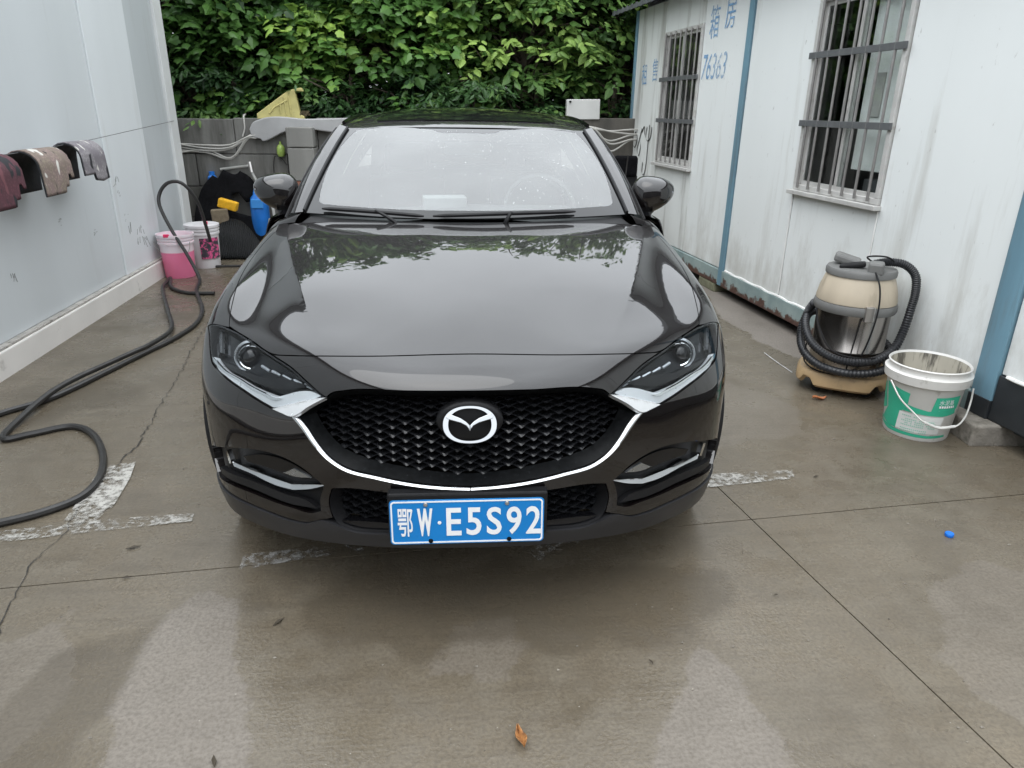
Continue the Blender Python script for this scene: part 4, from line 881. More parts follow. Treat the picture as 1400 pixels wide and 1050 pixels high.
for s in (1, -1):
    for y0, y1, ta, tb in ((3.30, 4.30, None, None), (4.36, 5.18, None, None), (5.23, 5.80, None, None)):
        def sg(a, b):
            y = y0+(y1-y0)*a; lo = Vector((XS(y, belt(y))-.012, y, belt(y)))
            if y < 3.90: t = (y-3.215)/(3.90-3.215); hi = lerp3((.802, 3.215, 1.038), (.664, 3.90, 1.404), t)
            else: hi = redge(y)
            hi = hi+Vector((-.004, 0, -.01)); p = lo*(1-b)+hi*b; p.x += .03*4*b*(1-b)*.6; return Vector((s*p.x, p.y, p.z))
        m = MB(); m.grid(sg, 14, 8); m.build('side_window', GBLACK, car)
    for yb in (4.33, 5.205):
        m = MB(); a = Vector((s*(XS(yb, belt(yb))-.02), yb, belt(yb)-.02)); e = redge(yb); e = Vector((s*(e.x-.01), e.y, e.z-.01)); m.box((a+e)/2, (.03, .07, .37), Matrix.Rotation(-s*math.atan2(abs(a.x)-abs(e.x), e.z-a.z), 3, 'Y')); m.build('door_pillar', GBLACK, car)
    for yd in (4.16, 5.06):
        m = MB(); m.box((s*(XS(yd, .93)+.018), yd, .93), (.022, .19, .028)); m.build('door_handle', PAINT, car, .008)
    for wc in (WC_F, WC_R):
        m = MB(); N_ = 40; vs = []
        for i in range(N_+1):
            t = -.12+(pi+.24)*i/N_
            for r_, dx in ((.398, -.05), (.398, .012), (.440, .010), (.452, -.012)):
                y, z = wc+r_*cos(t), WZ+r_*sin(t); vs.append((s*(XS(min(max(y, 2.3), 6.3), max(z, .26))+dx), y, max(z, .24)))
        m.add(vs, [(4*i+k, 4*i+k+1, 4*i+5+k, 4*i+4+k) for i in range(N_) for k in range(3)], True); m.build('wheel_arch_trim', MBLACK, car)
        m = MB(); m.lathe([(.40, -.13), (.40, .13)], 40, (s*.79, wc, WZ), Matrix.Rotation(pi/2, 3, 'Y')); m.build('arch_liner', VBLACK, car)
# rear end, underbody
m = MB(); m.grid(lambda a, b: ((a-.5)*2*(.80-.10*max(0, b-.62)/.38), 6.36-.10*(2*a-1)**4-(.55*max(0, b-.55)/.45 if b > .55 else .03*(1-b)), .30+1.12*b), 20, 20); m.build('tailgate', PAINT, car)
m = MB(); m.bx(-.78, .78, 2.42, 6.2, .22, .27); m.build('underbody', VBLACK, car)
m = MB(); m.bx(-.55, .55, 2.12, 3.0, .27, .66); m.build('engine_bay', VBLACK, car)
m = MB(); m.bx(-.78, .78, 3.02, 3.10, .27, 1.02); m.build('firewall', VBLACK, car)
# wheels
def wheel(x, y, s):
    R_ = Matrix.Rotation(pi/2*s, 3, 'Y')
    m = MB(); m.lathe([(.235, -.105), (.30, -.112), (.335, -.10), (.352, -.07), (.355, -.03), (.355, .03), (.352, .07), (.335, .10), (.30, .112), (.235, .105)], 48, (x, y, WZ), R_, closed=True); w_ = m.build('wheel', RUBBER, car)
    m = MB(); m.lathe([(.238, -.09), (.232, -.06), (.228, .09), (.238, .10), (.240, .09), (.236, .07)], 40, (x, y, WZ), R_); m.build('rim', RIM, w_)
    for k in range(5):
        m = MB()
        for d in (-.1, .1):
            t = 2*pi*k/5+d; p0 = R_ @ Vector((.04*cos(t), .04*sin(t), .075)); p1 = R_ @ Vector((.232*cos(t+d*.5), .232*sin(t+d*.5), .09)); c = Vector((x, y, WZ)); m.tube([c+p0, c+p1], [.016, .011], 6)
        m.build('spoke', RIM, w_)
    m = MB(); m.lathe([(0, .085), (.05, .08), (.055, .04)], 20, (x, y, WZ), R_); m.build('hub', RIM, w_)
    m = MB(); m.lathe([(.0, -.01), (.15, -.01), (.15, .01), (0, .01)], 28, (x, y, WZ), R_); m.build('brake_disc', STEEL, w_)
for s in (1, -1):
    for wc in (WC_F, WC_R): wheel(s*.795, wc, s)
# door mirrors
for s in (1, -1):
    def mir(a, b):
        th_, ph = 2*pi*a, pi*(b-.5); e = lambda c, p: math.copysign(abs(c)**p, c)
        x = .104*e(cos(ph), .7)*e(cos(th_), .75); z = .082*e(cos(ph), .7)*e(sin(th_), .8); y = .070*sin(ph)
        if sin(ph) < 0: x *= 1; y *= 1.35
        x += .012*(y/.07); z *= 1-.38*x/.11; z += .016*(x/.1); return Vector((s*(.874+x), 3.42+y, 1.150+z))
    m = MB(); m.grid(mir, 32, 18); mo = m.build('door_mirror', PAINT, car)
    m = MB(); m.tube([(s*.80, 3.36, 1.045), (s*.83, 3.375, 1.06), (s*.86, 3.39, 1.085), (s*.88, 3.41, 1.11)], [.030, .026, .024, .03], 10); m.build('mirror_stalk', GBLACK, mo)
    m = MB(); m.box((s*.888, 3.491, 1.15), (.165, .006, .105)); m.build('mirror_glass', CHROME, mo, .002)
    m = MB(); m.tube([(s*(.90+.088*t), 3.35+.05*t*t, 1.158+.012*t) for t in np.linspace(-.3, .66, 8)], .004, 6); m.build('indicator', SATIN, mo)
# ---- number plate
PM = Matrix.Translation((-.010, 1.757, .418)) @ Matrix.Rotation(radians(-0.25), 4, 'Y') @ Matrix.Rotation(radians(90-4), 4, 'X')   # local x right, y up, z towards camera
def rrect(w, h, r, n=6):
    out = []
    for cx, cy, a0 in ((w/2-r, h/2-r, 0), (-w/2+r, h/2-r, pi/2), (-w/2+r, -h/2+r, pi), (w/2-r, -h/2+r, 3*pi/2)):
        out += [(cx+r*cos(a0+pi/2*k/n), cy+r*sin(a0+pi/2*k/n)) for k in range(n+1)]
    return out
m = MB(); m.prism(rrect(.44, .14, .012), .0022, PM); plate = m.build('number_plate', PLATEB, car, .0008)
plate['label'] = 'blue number plate reading 鄂W·E5S92'
m = MB(); o_ = rrect(.4325, .1325, .010); i_ = rrect(.4235, .1235, .007); n = len(o_)
vs = [PM @ Vector((x, y, z)) for z in (.0023, .0032) for P in (o_, i_) for x, y in P]
m.add(vs, [(2*n+k, 2*n+(k+1) % n, 3*n+(k+1) % n, 3*n+k) for k in range(n)]+[(k, (k+1) % n, 2*n+(k+1) % n, 2*n+k) for k in range(n)]+[(n+k, 3*n+k, 3*n+(k+1) % n, n+(k+1) % n) for k in range(n)]); m.build('plate_border', WHITE, plate)
def pchar(ch, x, w, h=.088, y=0, bold=0.):
    vs, fs = text_mesh(ch, w, h, bold=bold); m = MB(); m.add([PM @ Vector((x+v[0], y+v[1], .0034)) for v in vs], fs)
    m.build('plate_character', WHITE, plate)
pchar('鄂', -.176, .043, .088, 0, .012); pchar('W', -.120, .044, .088, 0, .05)
m = MB(); m.lathe([(0, .0038), (.0055, .0034)], 14, PM @ Vector((-.079, -.002, 0)), PM.to_3x3()); m.build('plate_dot', WHITE, plate)
for ch, x in zip('E5S92', (-.038, .019, .077, .134, .190)): pchar(ch, x, .043, .088, 0, .018)
for x, y in ((-.117, .055), (.114, .055), (-.105, -.060), (.120, -.060)):
    m = MB(); m.lathe([(.0, .008), (.005, .0068), (.007, .003), (.007, .002)], 14, PM @ Vector((x, y, 0)), PM.to_3x3()); m.build('plate_screw', STEEL if y > 0 else VBLACK, plate)
m = MB(); m.bx(-.235, .220, 1.762, 1.80, .365, .505); m.build('plate_bracket', MBLACK, car, .006)
# ---- cabin
m = MB(); m.grid(lambda a, b: Vector(((a-.5)*1.40, 3.16+.50*b, 1.060+.018*sin(pi*b)-.22*max(0, b-.8)*3*(b-.8)/.2+.012*cos((a-.5)*9))), 24, 14); m.build('dashboard', INTER, car)
m = MB(); m.lathe([(.172, -.012), (.186, -.014), (.192, 0), (.186, .014), (.172, .012)], 40, (.37, 3.74, 1.035), Matrix.Rotation(radians(62), 3, 'X'), closed=True); sw = m.build('steering_wheel', INTER, car)
m = MB(); m.box((.37, 3.74, 1.03), (.33, .02, .05), Matrix.Rotation(radians(-28), 3, 'X')); m.build('wheel_spoke', INTER, sw, .004)
for s in (1, -1):
    def seat(a, b): t = 2*pi*a; return Vector((s*.36+.25*(1-.12*b)*math.copysign(abs(cos(t))**.5, cos(t)), 4.28+.10*math.copysign(abs(sin(t))**.6, sin(t))+.18*b, .45+.68*b))
    m = MB(); m.grid(seat, 24, 8); m.build('seat_back', INTER, car)
    m = MB(); m.box((s*.36, 4.5, 1.24), (.27, .10, .17)); m.build('headrest', INTER, car, .04, 3)
    m = MB(); m.box((s*.36, 4.08, .47), (.5, .5, .16)); m.build('seat_cushion', INTER, car, .05, 3)
m = MB(); m.box((0, 3.80, 1.325), (.24, .035, .065)); m.build('rear_view_mirror', INTER, car, .012)
m = MB(); m.bx(-.6, .6, 5.1, 5.3, .4, 1.15); m.build('rear_seat', INTER, car, .05, 3)
# rain drops on the glass and bonnet
def drops(name, n, fn, nfn, gen, parent):
    V = []; F = []
    for _ in range(n):
        u, v = gen(); p = fn([u], [v], [0.0])[0]; nn = Vector(nfn(np.array([u]), np.array([v]))[0]); a = nn.orthogonal().normalized(); b_ = nn.cross(a); r = .0011+.0030*rng.random()**2.2; h_ = r*.55; k = len(V); c = Vector(p); st = 1+1.2*rng.random()
        for q, (rr, hh) in enumerate(((1, .0), (.72, .62))):
            for i in range(6): t = 2*pi*i/6; d = a*cos(t)+b_*sin(t); d = Vector((d.x, d.y*st, d.z*st)); V.append(c+d*r*rr+nn*h_*hh)
        V.append(c+nn*h_)
        for i in range(6): j = (i+1) % 6; F += [(k+i, k+j, k+6+j, k+6+i), (k+6+i, k+6+j, k+12)]
    m = MB(); m.add(V, F, True); o = m.build(name, DROP, parent); o['kind'] = 'stuff'; return o
def gw():
    while True:
        u, v = rng.uniform(-.6, .6), rng.uniform(.06, .755)
        w = .25+1.0*math.exp(-((u-.05)**2/.03+(v-.62)**2/.02))+.8*math.exp(-((u-.38+.25*(v-.4))**2/.02))+.4*(v > .6)
        if rng.random() < w: return u, v
drops('rain_drops', 520, W, WN, gw, wsn)
def gh(): return rng.uniform(-.7, .7), rng.uniform(.1, 1.04)
for ch in car.children: ch.location.y -= 1.8

# ------------------------------------------------------------------ loose things
def rotz(a): return Matrix.Rotation(a, 3, 'Z')
# tissue box behind the windscreen
b = MB(); b.box((-.06, 3.42, 1.105), (.20, .11, .06), rotz(.1)); tag(b.build('tissue_box', pm('tissue_white', (.20, .205, .21), .6), None, .006), 'white tissue box on the dashboard behind the windscreen', 'box')
# clothes line and floor mats, in shed wall coordinates
SM = shed.matrix_basis.copy(); bpy.context.view_layer.update(); SM = shed.matrix_world.copy()
zline = lambda x: 1.243-.0366*x if x < 0 else 1.243-.01*x
lineP = [Vector((x, .13-.16*max(0, -x-.9)/2.3, zline(x))) for x in np.linspace(-3.2, 5.0, 40)]
b = MB(); b.tube([SM @ p for p in lineP]+[], .0022, 5)
cl_ = tag(b.build('clothes_line', pm('line_grey', (.10, .10, .10), .6)), 'thin grey wire strung along the shed wall', 'wire')
b = MB(); b.tube([SM @ Vector((5.0, .13, zline(5))), SM @ Vector((5.0, -.06, zline(5)))], .005, 6); b.build('hook', STEEL, cl_)
def mat_mat(name, c1, c2, pale=(.62, .60, .55)):
    t = NT(name); v = t.vor(60); n = t.noise(9, 3); n2 = t.noise(7, 2, t.scale(t.pos, (1, 1.3, .8))); c = t.mix(t.ramp(n, .42, .58), c1, c2); c = t.mix(t.ramp(v.outputs['Distance'], .30, .45, 0, .5), c, tuple(x*.5 for x in c1)); c = t.mix(t.ramp(n2, .60, .63), c, pale); c = t.mix(t.ramp(n2, .40, .37), c, (.02, .02, .024)); t.set(Base_Color=c, Roughness=.8); t.bump(n, .3); return t.m
MATC = [mat_mat('mat_rose', (.30, .22, .20), (.24, .20, .15)), mat_mat('mat_lilac', (.30, .28, .29), (.20, .18, .20)), mat_mat('mat_maroon', (.13, .045, .06), (.10, .04, .05), (.16, .06, .07))]
BACK = pm('mat_backing', (.020, .022, .026), .75, bump=.2)
def hung_mat(x0, x1, m_, label, lo=.235, wid=.075, notch=1):
    """mat folded over the wire; x along the wall towards the camera"""
    zt = zline((x0+x1)/2)+.004
    def prof(q):   # q from -1 (wall side end) to 1 (outer end)
        a = abs(q); sg = 1 if q > 0 else -1
        if a < .36: t = a/.36*pi/2; return (sg*wid*sin(t)*1.0, wid*(cos(t)-1))
        return (sg*(wid+.012*(a-.36)), -wid-lo*.95*(a-.36)/.64)
    def outline(a):  # how far down the outer leaf reaches at each place along its width
        if notch == 1: return 1.0 if a < .62 else (.86 if a < .80 else .58+.1*(a > .9))
        return 1.02-.18*abs(a-.75) if a > .42 else .80
    root = None
    for nm, off, mm in (('mat', .004, m_), ('backing', -.004, BACK)):
        b = MB(); nu, nv = 26, 26
        def fn(i, j):
            q = -1+2*j; f = outline(1-i) if q > 0 else 1.0; q2 = q*f if q > .36 else q; y, z = prof(q2); n_ = Vector((0, y, z+wid)).normalized() if abs(q2) < .36 else Vector((0, 1 if q2 > 0 else -1, 0))
            return SM @ (Vector((x0+(x1-x0)*i, .13+y, zt+z))+n_*off)
        b.grid(fn, nu, nv)
        if nm == 'mat': root = tag(b.build('floor_mat', mm, None, solid=.006), label, 'mat', 'floor mats hung on the wire')
        else:
            b.build('backing', mm, root, solid=.006)
            bb = MB(); bb.tube([fn(i, 1.0) for i in np.linspace(0, 1, 40)], .005, 6); bb.tube([fn(0.0, j) for j in np.linspace(0, 1, 30)], .0045, 6); bb.tube([fn(1.0, j) for j in np.linspace(0, 1, 30)], .0045, 6); bb.build('edge_binding', BACK, root)
hung_mat(-.29, .09, MATC[0], 'rose and grey patterned floor mat hanging between the maroon and the lilac mats', .165, .100)
hung_mat(-.82, -.47, MATC[1], 'lilac grey patterned floor mat hanging last on the wire towards the wall end', .165, .095, 2)
hung_mat(.29, .66, MATC[2], 'maroon floor mat on the wire', .18, .095)
# hoses
HOSE = pm('black_hose', (.022, .021, .02), .45, 0, .3, 10)
def hose(pts, r, label, n=8, m=HOSE, name='hose', k=10):
    b = MB(); b.tube(catmull(pts, k), r, n); return tag(b.build(name, m), label, 'hose')
R1 = .016
hose([(-2.36, 7.02, .30), (-2.37, 6.98, .46), (-2.40, 6.93, .69), (-2.49, 6.88, .845), (-2.60, 6.86, .855), (-2.68, 6.84, .775), (-2.69, 6.80, .66), (-2.60, 6.74, .46), (-2.48, 6.69, .25), (-2.40, 6.65, .09), (-2.357, 6.58, R1), (-2.259, 6.197, R1), (-2.016, 5.595, R1), (-1.93, 5.188, R1), (-1.952, 4.834, R1), (-2.026, 4.525, R1), (-2.107, 4.186, R1), (-2.177, 3.892, R1), (-2.243, 3.714, R1), (-2.372, 3.543, R1), (-2.46, 3.3, R1), (-2.49, 2.7, R1), (-2.46, 1.6, R1), (-2.47, .2, R1), (-2.45, -1.2, R1)], R1, 'black hose that rises in a loop above the pink bucket')
hose([(-2.077, 6.10, R1), (-2.314, 6.13, R1), (-2.50, 6.30, .02), (-2.60, 6.55, .03), (-2.63, 6.62, .032), (-2.60, 6.45, .034), (-2.54, 6.20, .034), (-2.24, 5.496, .03), (-2.04, 5.01, .030), (-2.02, 4.63, .045), (-2.10, 4.318, .047), (-2.22, 3.839, .045), (-2.22, 3.419, .022), (-2.18, 3.24, R1), (-2.08, 3.29, R1), (-1.926, 3.371, R1), (-1.768, 3.254, R1), (-1.622, 3.016, R1), (-1.551, 2.809, R1), (-1.555, 2.657, R1), (-1.643, 2.55, R1), (-1.766, 2.477, R1), (-1.95, 2.39, R1), (-2.15, 2.25, R1), (-2.30, 1.9, R1), (-2.36, 1.2, R1), (-2.34, .2, R1), (-2.33, -1.1, R1)], R1, 'black hose coiled across the worn white bay line')
hose([(-2.0, 7.26, .012), (-2.25, 7.25, .012), (-2.50, 7.22, .012)], .012, 'short length of black hose behind the pink bucket')
# buckets with pink soap
PAIL = pm('pail_white', (.74, .72, .73), .35, 0, .04, 8)
def pink_mat():
    t = NT('pail_pink'); sp = t.n.new('ShaderNodeSeparateXYZ'); t.L(t.pos, sp.inputs[0]); f = t.ramp(sp.outputs[2], .232, .245)
    t.set(Base_Color=t.mix(f, (.85, .22, .38), (.80, .70, .74)), Roughness=.35, Subsurface_Weight=.3, Subsurface_Radius=(.02, .01, .01)); return t.m
def pail(x, y, r, h, m_, label, lid=True):
    rt_ = tag(empty('bucket', (x, y, 0)), label, 'bucket')
    b = MB(); b.lathe([(r*.86, 0), (r*.88, .006), (r*.985, h*.78), (r*1.05, h*.78), (r*1.06, h*.82), (r*1.0, h*.83), (r*1.0, h*.86), (r*1.06, h*.865), (r*1.07, h*.90), (r*1.01, h*.905), (r*1.01, h*.935), (r*1.09, h*.94), (r*1.10, h), (r*1.03, h), (r*1.0, h*.96), (r*.85, .015), (0, .012)], 40); b.build('body', m_, rt_)
    return rt_
pk = pail(-2.62, 6.86, .150, .40, pink_mat(), 'translucent white bucket filled with pink soap beside the kerb')
b = MB(); b.lathe([(.0, .235), (.146, .235)], 30); b.build('pink_liquid', pm('pink_soap', (.80, .16, .33), .2), pk)
b = MB(); b.box((-.02, -.155, .40), (.05, .02, .03)); b.build('clip', pm('clip_red', (.7, .03, .12), .4), pk, .005)
b = MB(); b.tube([(.16*cos(t), .16*sin(t)*.2-.1, .34-.16*abs(sin(t))) for t in np.linspace(0, pi, 16)], .003, 6); b.build('handle', STEEL, pk)
p2 = pail(-2.52, 7.30, .150, .42, PAIL, 'white bucket with dark pink label behind the soap bucket')
b = MB(); t0 = -1.5; b.grid(lambda a, c: Vector((.152*cos(t0+1.3*a), .152*sin(t0+1.3*a), .10+.2*c))*1, 14, 2); b.build('label', pm('pail_label', (.05, .045, .06), .4, 0, .3, 30, dirt=((.65, .10, .25), .5, .56, 26)), p2)
b = MB(); b.lathe([(.02, 0), (.02, .03), (0, .03)], 14, (.06, -.05, .42)); b.build('cap', MATS['clip_red'], p2)
b = MB(); b.lathe([(0, .425), (.155, .425), (.16, .41)], 30); b.build('lid', PAIL, p2)
# pile of black car liners against the wall
FELT = pm('black_felt', (.006, .006, .007), .95, 0, .3, 30, bump=.5, bscale=90, spec=.1)
def sheet(name, poly, x0, z0, y_top, y_bot, ztop, m_, label, cat, wob=.03, th=.02, grp=None):
    P = smooth_poly(poly, step=.03, corner=60); lo, hi = P.min(0), P.max(0); gx = np.arange(lo[0], hi[0], .05); gz = np.arange(lo[1], hi[1], .05)
    Q = np.array([(x, z) for z in gz for x in gx]); Q = Q[-sd_poly(Q, P) > .02]; A = np.concatenate([P, Q]); n = len(P)
    r = delaunay_2d_cdt([Vector(p) for p in A], [(i, (i+1) % n) for i in range(n)], [], 0, 1e-7); V2 = np.array([v[:] for v in r[0]]); F = [f for f in r[2] if inside(V2[list(f)].mean(0)[None], P)[0]]
    t = np.clip(V2[:, 1]/ztop, 0, 1); y = y_bot+(y_top-y_bot)*t+wob*(vnoise(V2+x0, 4.)+.5*vnoise(V2+x0, 9.))
    b = MB(); b.add([(a[0], yy, a[1]) for a, yy in zip(V2, y)], F, True); return tag(b.build(name, m_, None, solid=th), label, cat, grp)
sheet('boot_liner', [(-2.92, .02), (-2.93, .35), (-2.80, .70), (-2.72, .78), (-2.66, .75), (-2.60, .84), (-2.45, .80), (-2.42, .83), (-2.32, .77), (-2.25, .68), (-2.22, .60), (-2.28, .52), (-2.36, .50), (-2.44, .60), (-2.52, .58), (-2.50, .40), (-2.2, .30), (-2.0, .12), (-2.02, .02)], 1, 0, 8.48, 8.22, .84, FELT, 'torn black felt boot liner leaning against the wall', 'liner', .05)
def ridged():
    t = NT('ridged_rubber'); w = t.n.new('ShaderNodeTexWave'); w.inputs['Scale'].default_value = 14; t.L(t.scale(t.pos, (1, 0, .6)), w.inputs['Vector']); t.set(Base_Color=(.007, .0075, .0085), Roughness=.5, Specular_IOR_Level=.3); t.bump(w.outputs['Fac'], .8, .02); return t.m
sheet('rubber_tray', [(-2.60, .012), (-2.62, .20), (-2.52, .36), (-2.35, .34), (-2.20, .24), (-2.05, .10), (-2.10, .012)], 3, 0, 8.05, 7.62, .36, ridged(), 'ridged black rubber boot tray in front of the felt liner', 'tray', .06, .025)
b = MB(); b.lathe([(.085, .0), (.098, .02), (.100, .50), (.085, .56), (.06, .585), (.05, .64), (.0, .64)], 24, (-2.21, 8.33, 0)); bl = tag(b.build('blue_canister', pm('canister_blue', (.015, .16, .55), .35, 0, .1, 8)), 'tall blue plastic canister standing against the wall', 'canister')
b = MB(); b.box((-2.21, 8.23, .50), (.13, .02, .10)); b.build('collar', pm('canister_light', (.05, .26, .66), .35), bl, .008)
b = MB(); b.lathe([(.045, 0), (.05, .02), (.05, .10), (.03, .12), (.03, .16), (0, .16)], 16, (-2.74, 8.50, .66)); b.lathe([(.05, 0), (.05, .66)], 12, (-2.74, 8.50, 0)); tag(b.build('blue_bottle', MATS['canister_blue']), 'blue capped bottle peeping over the felt liner', 'bottle')
b = MB(); b.box((-2.50, 8.16, .50), (.20, .10, .095), Matrix.Rotation(.28, 3, 'Y')); tag(b.build('yellow_sponge', pm('sponge_yellow', (.75, .40, .015), .85, 0, .15, 30, bump=.5, bscale=70), None, .012), 'yellow sponge resting on the felt liner', 'sponge')
b = MB(); b.box((-2.575, 8.08, .385), (.17, .13, .15), Matrix.Rotation(-.06, 3, 'Y') @ rotz(.25)); tag(b.build('brown_sponge', pm('sponge_brown', (.17, .135, .09), .9, 0, .2, 30, bump=.5, bscale=60), None, .01), 'brown sponge block below the yellow one', 'sponge')
# washing lance with grey hose, cord
GREYP = pm('grey_pvc', (.34, .34, .32), .5, 0, .12, 9)
b = MB(); b.tube([(-2.64, 8.50, .842), (-2.30, 8.50, .885)], .016, 8); ln = tag(b.build('wall_pipe', GREYP), 'grey pipe stub along the wall above the felt liner', 'pipe')
b = MB(); b.tube(catmull([(-2.285, 8.42, .90), (-2.27, 8.40, .82), (-2.20, 8.37, .68), (-2.15, 8.36, .60), (-2.05, 8.24, .48), (-2.03, 8.20, .30), (-2.02, 8.15, .015)], 8), .016, 8); lc = tag(b.build('washing_lance', GREYP), 'grey washing lance and hose leaning beside the blue canister', 'lance')
b = MB(); b.tube([(-2.29, 8.42, .93), (-2.272, 8.40, .82)], .022, 8); b.build('grip', STEEL, lc)
hose([(-2.06, 8.50, .74), (-2.05, 8.50, .90), (-2.02, 8.49, .99), (-1.95, 8.49, .96), (-1.90, 8.48, .90), (-1.86, 8.48, .915)], .006, 'thin black power cord with plug hung on the wall', 6, name='power_cord')
b = MB(); b.lathe([(.030, 0), (.045, .03), (.045, .09), (.03, .12), (.012, .13), (.012, .16), (0, .16)], 16, (-1.955, 8.50, .985)); tag(b.build('green_bottle', pm('bottle_green', (.30, .42, .10), .3, 0, .2, 20)), 'small green bottle hooked on the wall beside the pier', 'bottle')
# scrap on the coping
SCR_Y = pm('scrap_yellow', (.48, .43, .17), .55, 0, .12, 9, dirt=((.22, .18, .09), .58, .74, 16))
ty = tag(empty('scrap_panel', (-1.95, 8.60, 1.375), .05), 'cracked yellow triangular plastic car panel on the wall top', 'panel')
b = MB(); Mx = Matrix.Rotation(pi/2, 4, 'X'); b.prism([(-.24, .0), (.27, .0), (.27, .035), (.23, .05), (.19, .29), (.28, .29), (.26, .33), (.12, .30), (-.24, .055)], .09, Matrix.Translation((0, .045, 0)) @ Mx); b.build('shell', SCR_Y, ty, .008)
for p, q in (((-.10, .06), (-.02, .15)), ((.02, .06), (.02, .18)), ((.08, .05), (.07, .22)), ((.13, .05), (.12, .24)), ((-.05, .12), (.10, .20))):
    b = MB(); b.tube([(p[0], -.05, p[1]), (q[0], -.05, q[1])], .009, 5); b.build('rib', SCR_Y, ty)
b = MB()
for k in range(14): b.box((.20+.12*rng.random(), -.02+.05*rng.random(), .05+.02*rng.random()), (.05, .05, .02), Matrix.Rotation(rng.random()*3, 3, 'Y'))
b.build('moss', pm('moss', (.075, .06, .03), .9), ty)
FENG = pm('fender_grey', (.36, .36, .36), .5, 0, .08, 6, dirt=((.2, .2, .19), .6, .8, 10))
b = MB(); fp = [(-2.263, 1.27), (-2.22, 1.34), (-2.15, 1.372), (-1.60, 1.385), (-1.19, 1.40), (-1.19, 1.215), (-1.35, 1.245), (-1.489, 1.262), (-1.62, 1.276), (-1.75, 1.274), (-1.888, 1.245), (-2.02, 1.185), (-2.10, 1.150), (-2.136, 1.145), (-2.15, 1.17), (-2.249, 1.19)]
P = smooth_poly(fp, step=.03); vs = []
for y_, ins in ((8.32, 0), (8.30, .006), (8.30, .02)): pass
b.prism([(x, z) for x, z in P], .10, Matrix.Translation((0, 8.555, 0)) @ Mx); tag(b.build('car_wing_panel', FENG, None, .012), 'discarded grey car wing with arched cut-out hung over the wall', 'panel')
# bundles of pale cable
CABL = pm('cable_pale', (.44, .43, .40), .6, 0, .15, 7)
for pts, lab in (([(-3.05, 8.52, 1.10), (-2.75, 8.49, 1.09), (-2.5, 8.48, 1.12), (-2.30, 8.47, 1.17), (-2.2, 8.47, 1.20)], 'bundle of pale cables sagging along the wall by the shed'), ([(1.25, 8.51, 1.36), (1.55, 8.49, 1.34), (1.75, 8.48, 1.32), (2.0, 8.48, 1.33), (2.2, 8.50, 1.34)], 'bundle of pale cables sagging along the wall by the cabin')):
    rt_ = tag(empty('cable_bundle', pts[0]), lab, 'cable')
    for k in range(5):
        P = [Vector(p)-Vector(pts[0])+Vector((0, rng.uniform(-.01, .01), rng.uniform(-.035, .03)-.03*k*(i % 3 == 2)-(.05*k*(i/4) if pts[0][0] > 0 else .02*k*(1-i/4)))) for i, p in enumerate(pts)]
        b = MB(); b.tube(catmull(P, 8), .009, 6); b.build('cable', CABL, rt_)
b = MB(); b.tube(catmull([(-2.36, 8.52, 1.19), (-2.33, 8.53, 1.28), (-2.33, 8.54, 1.40), (-2.33, 8.62, 1.42)], 6), .009, 6); tag(b.build('cable', CABL), 'single pale cable climbing over the wall top', 'cable')
wb = tag(empty('white_cabinet', (1.445, 8.62, 1.405)), 'white metal cabinet lid standing on the wall top', 'cabinet')
b = MB(); b.box((0, 0, .115), (.38, .10, .215), Matrix.Rotation(radians(-1), 3, 'Y')); b.build('lid', pm('lid_white', (.58, .58, .56), .4, 0, .05, 5), wb, .008)
b = MB(); b.lathe([(.012, 0), (.012, .01), (0, .01)], 10, (-.155, -.055, .195), Matrix.Rotation(pi/2, 3, 'X')); b.build('keyhole', VBLACK, wb)
# black chair half hidden by the car
ch = tag(empty('chair', (1.715, 7.45, 0)), 'black padded chair standing beside the cabin behind the car', 'chair')
b = MB(); b.box((0, 0, .985), (.25, .07, .21)); b.build('backrest', FELT, ch, .04, 4)
b = MB(); b.box((0, .02, .70), (.27, .05, .40)); b.build('lower_back', RUBBER, ch, .02, 3)
b = MB(); b.box((0, -.18, .46), (.42, .42, .08)); b.build('seat', FELT, ch, .03, 3)
b = MB(); b.tube([(0, -.18, .10), (0, -.18, .45)], .03, 10); b.build('post', STEEL, ch)
for k in range(5):
    t = 2*pi*k/5; b = MB(); b.tube([(0, -.18, .10), (.24*cos(t), -.18+.24*sin(t), .06)], .02, 8); b.lathe([(.028, -.012), (.028, .012)], 12, (.24*cos(t), -.18+.24*sin(t), .028), Matrix.Rotation(pi/2, 3, 'X')); b.build('leg', RUBBER, ch)
hose([(1.72, 7.38, 1.10), (1.715, 7.39, .98), (1.70, 7.38, .80), (1.69, 7.37, .55), (1.72, 7.30, .30), (1.70, 7.1, .012), (1.6, 6.9, .012)], .007, 'thin dark cord hanging over the black chair', 6, name='cord')

# ------------------------------------------------------------------ drum vacuum cleaner
VC = (2.255, 3.79, 0); vac = tag(empty('vacuum_cleaner', VC, -math.atan2(2.255, 3.79)), 'dirty steel drum vacuum cleaner with cream head and coiled black hose', 'vacuum')
vac.scale = (.94, .94, .94)
CREAM = pm('vac_cream', (.50, .43, .33), .5, 0, .08, 8, dirt=((.27, .22, .16), .52, .74, 9), streak=True); TAN = pm('vac_tan', (.44, .31, .17), .5, 0, .1, 8, dirt=((.20, .14, .08), .55, .75, 10)); VGREY = pm('vac_grey', (.16, .16, .155), .5, 0, .1, 10)
DRUM = pm('drum_steel', (.40, .37, .345), .24, 1., .12, 3, dirt=((.20, .18, .16), .5, .75, 6), streak=True)
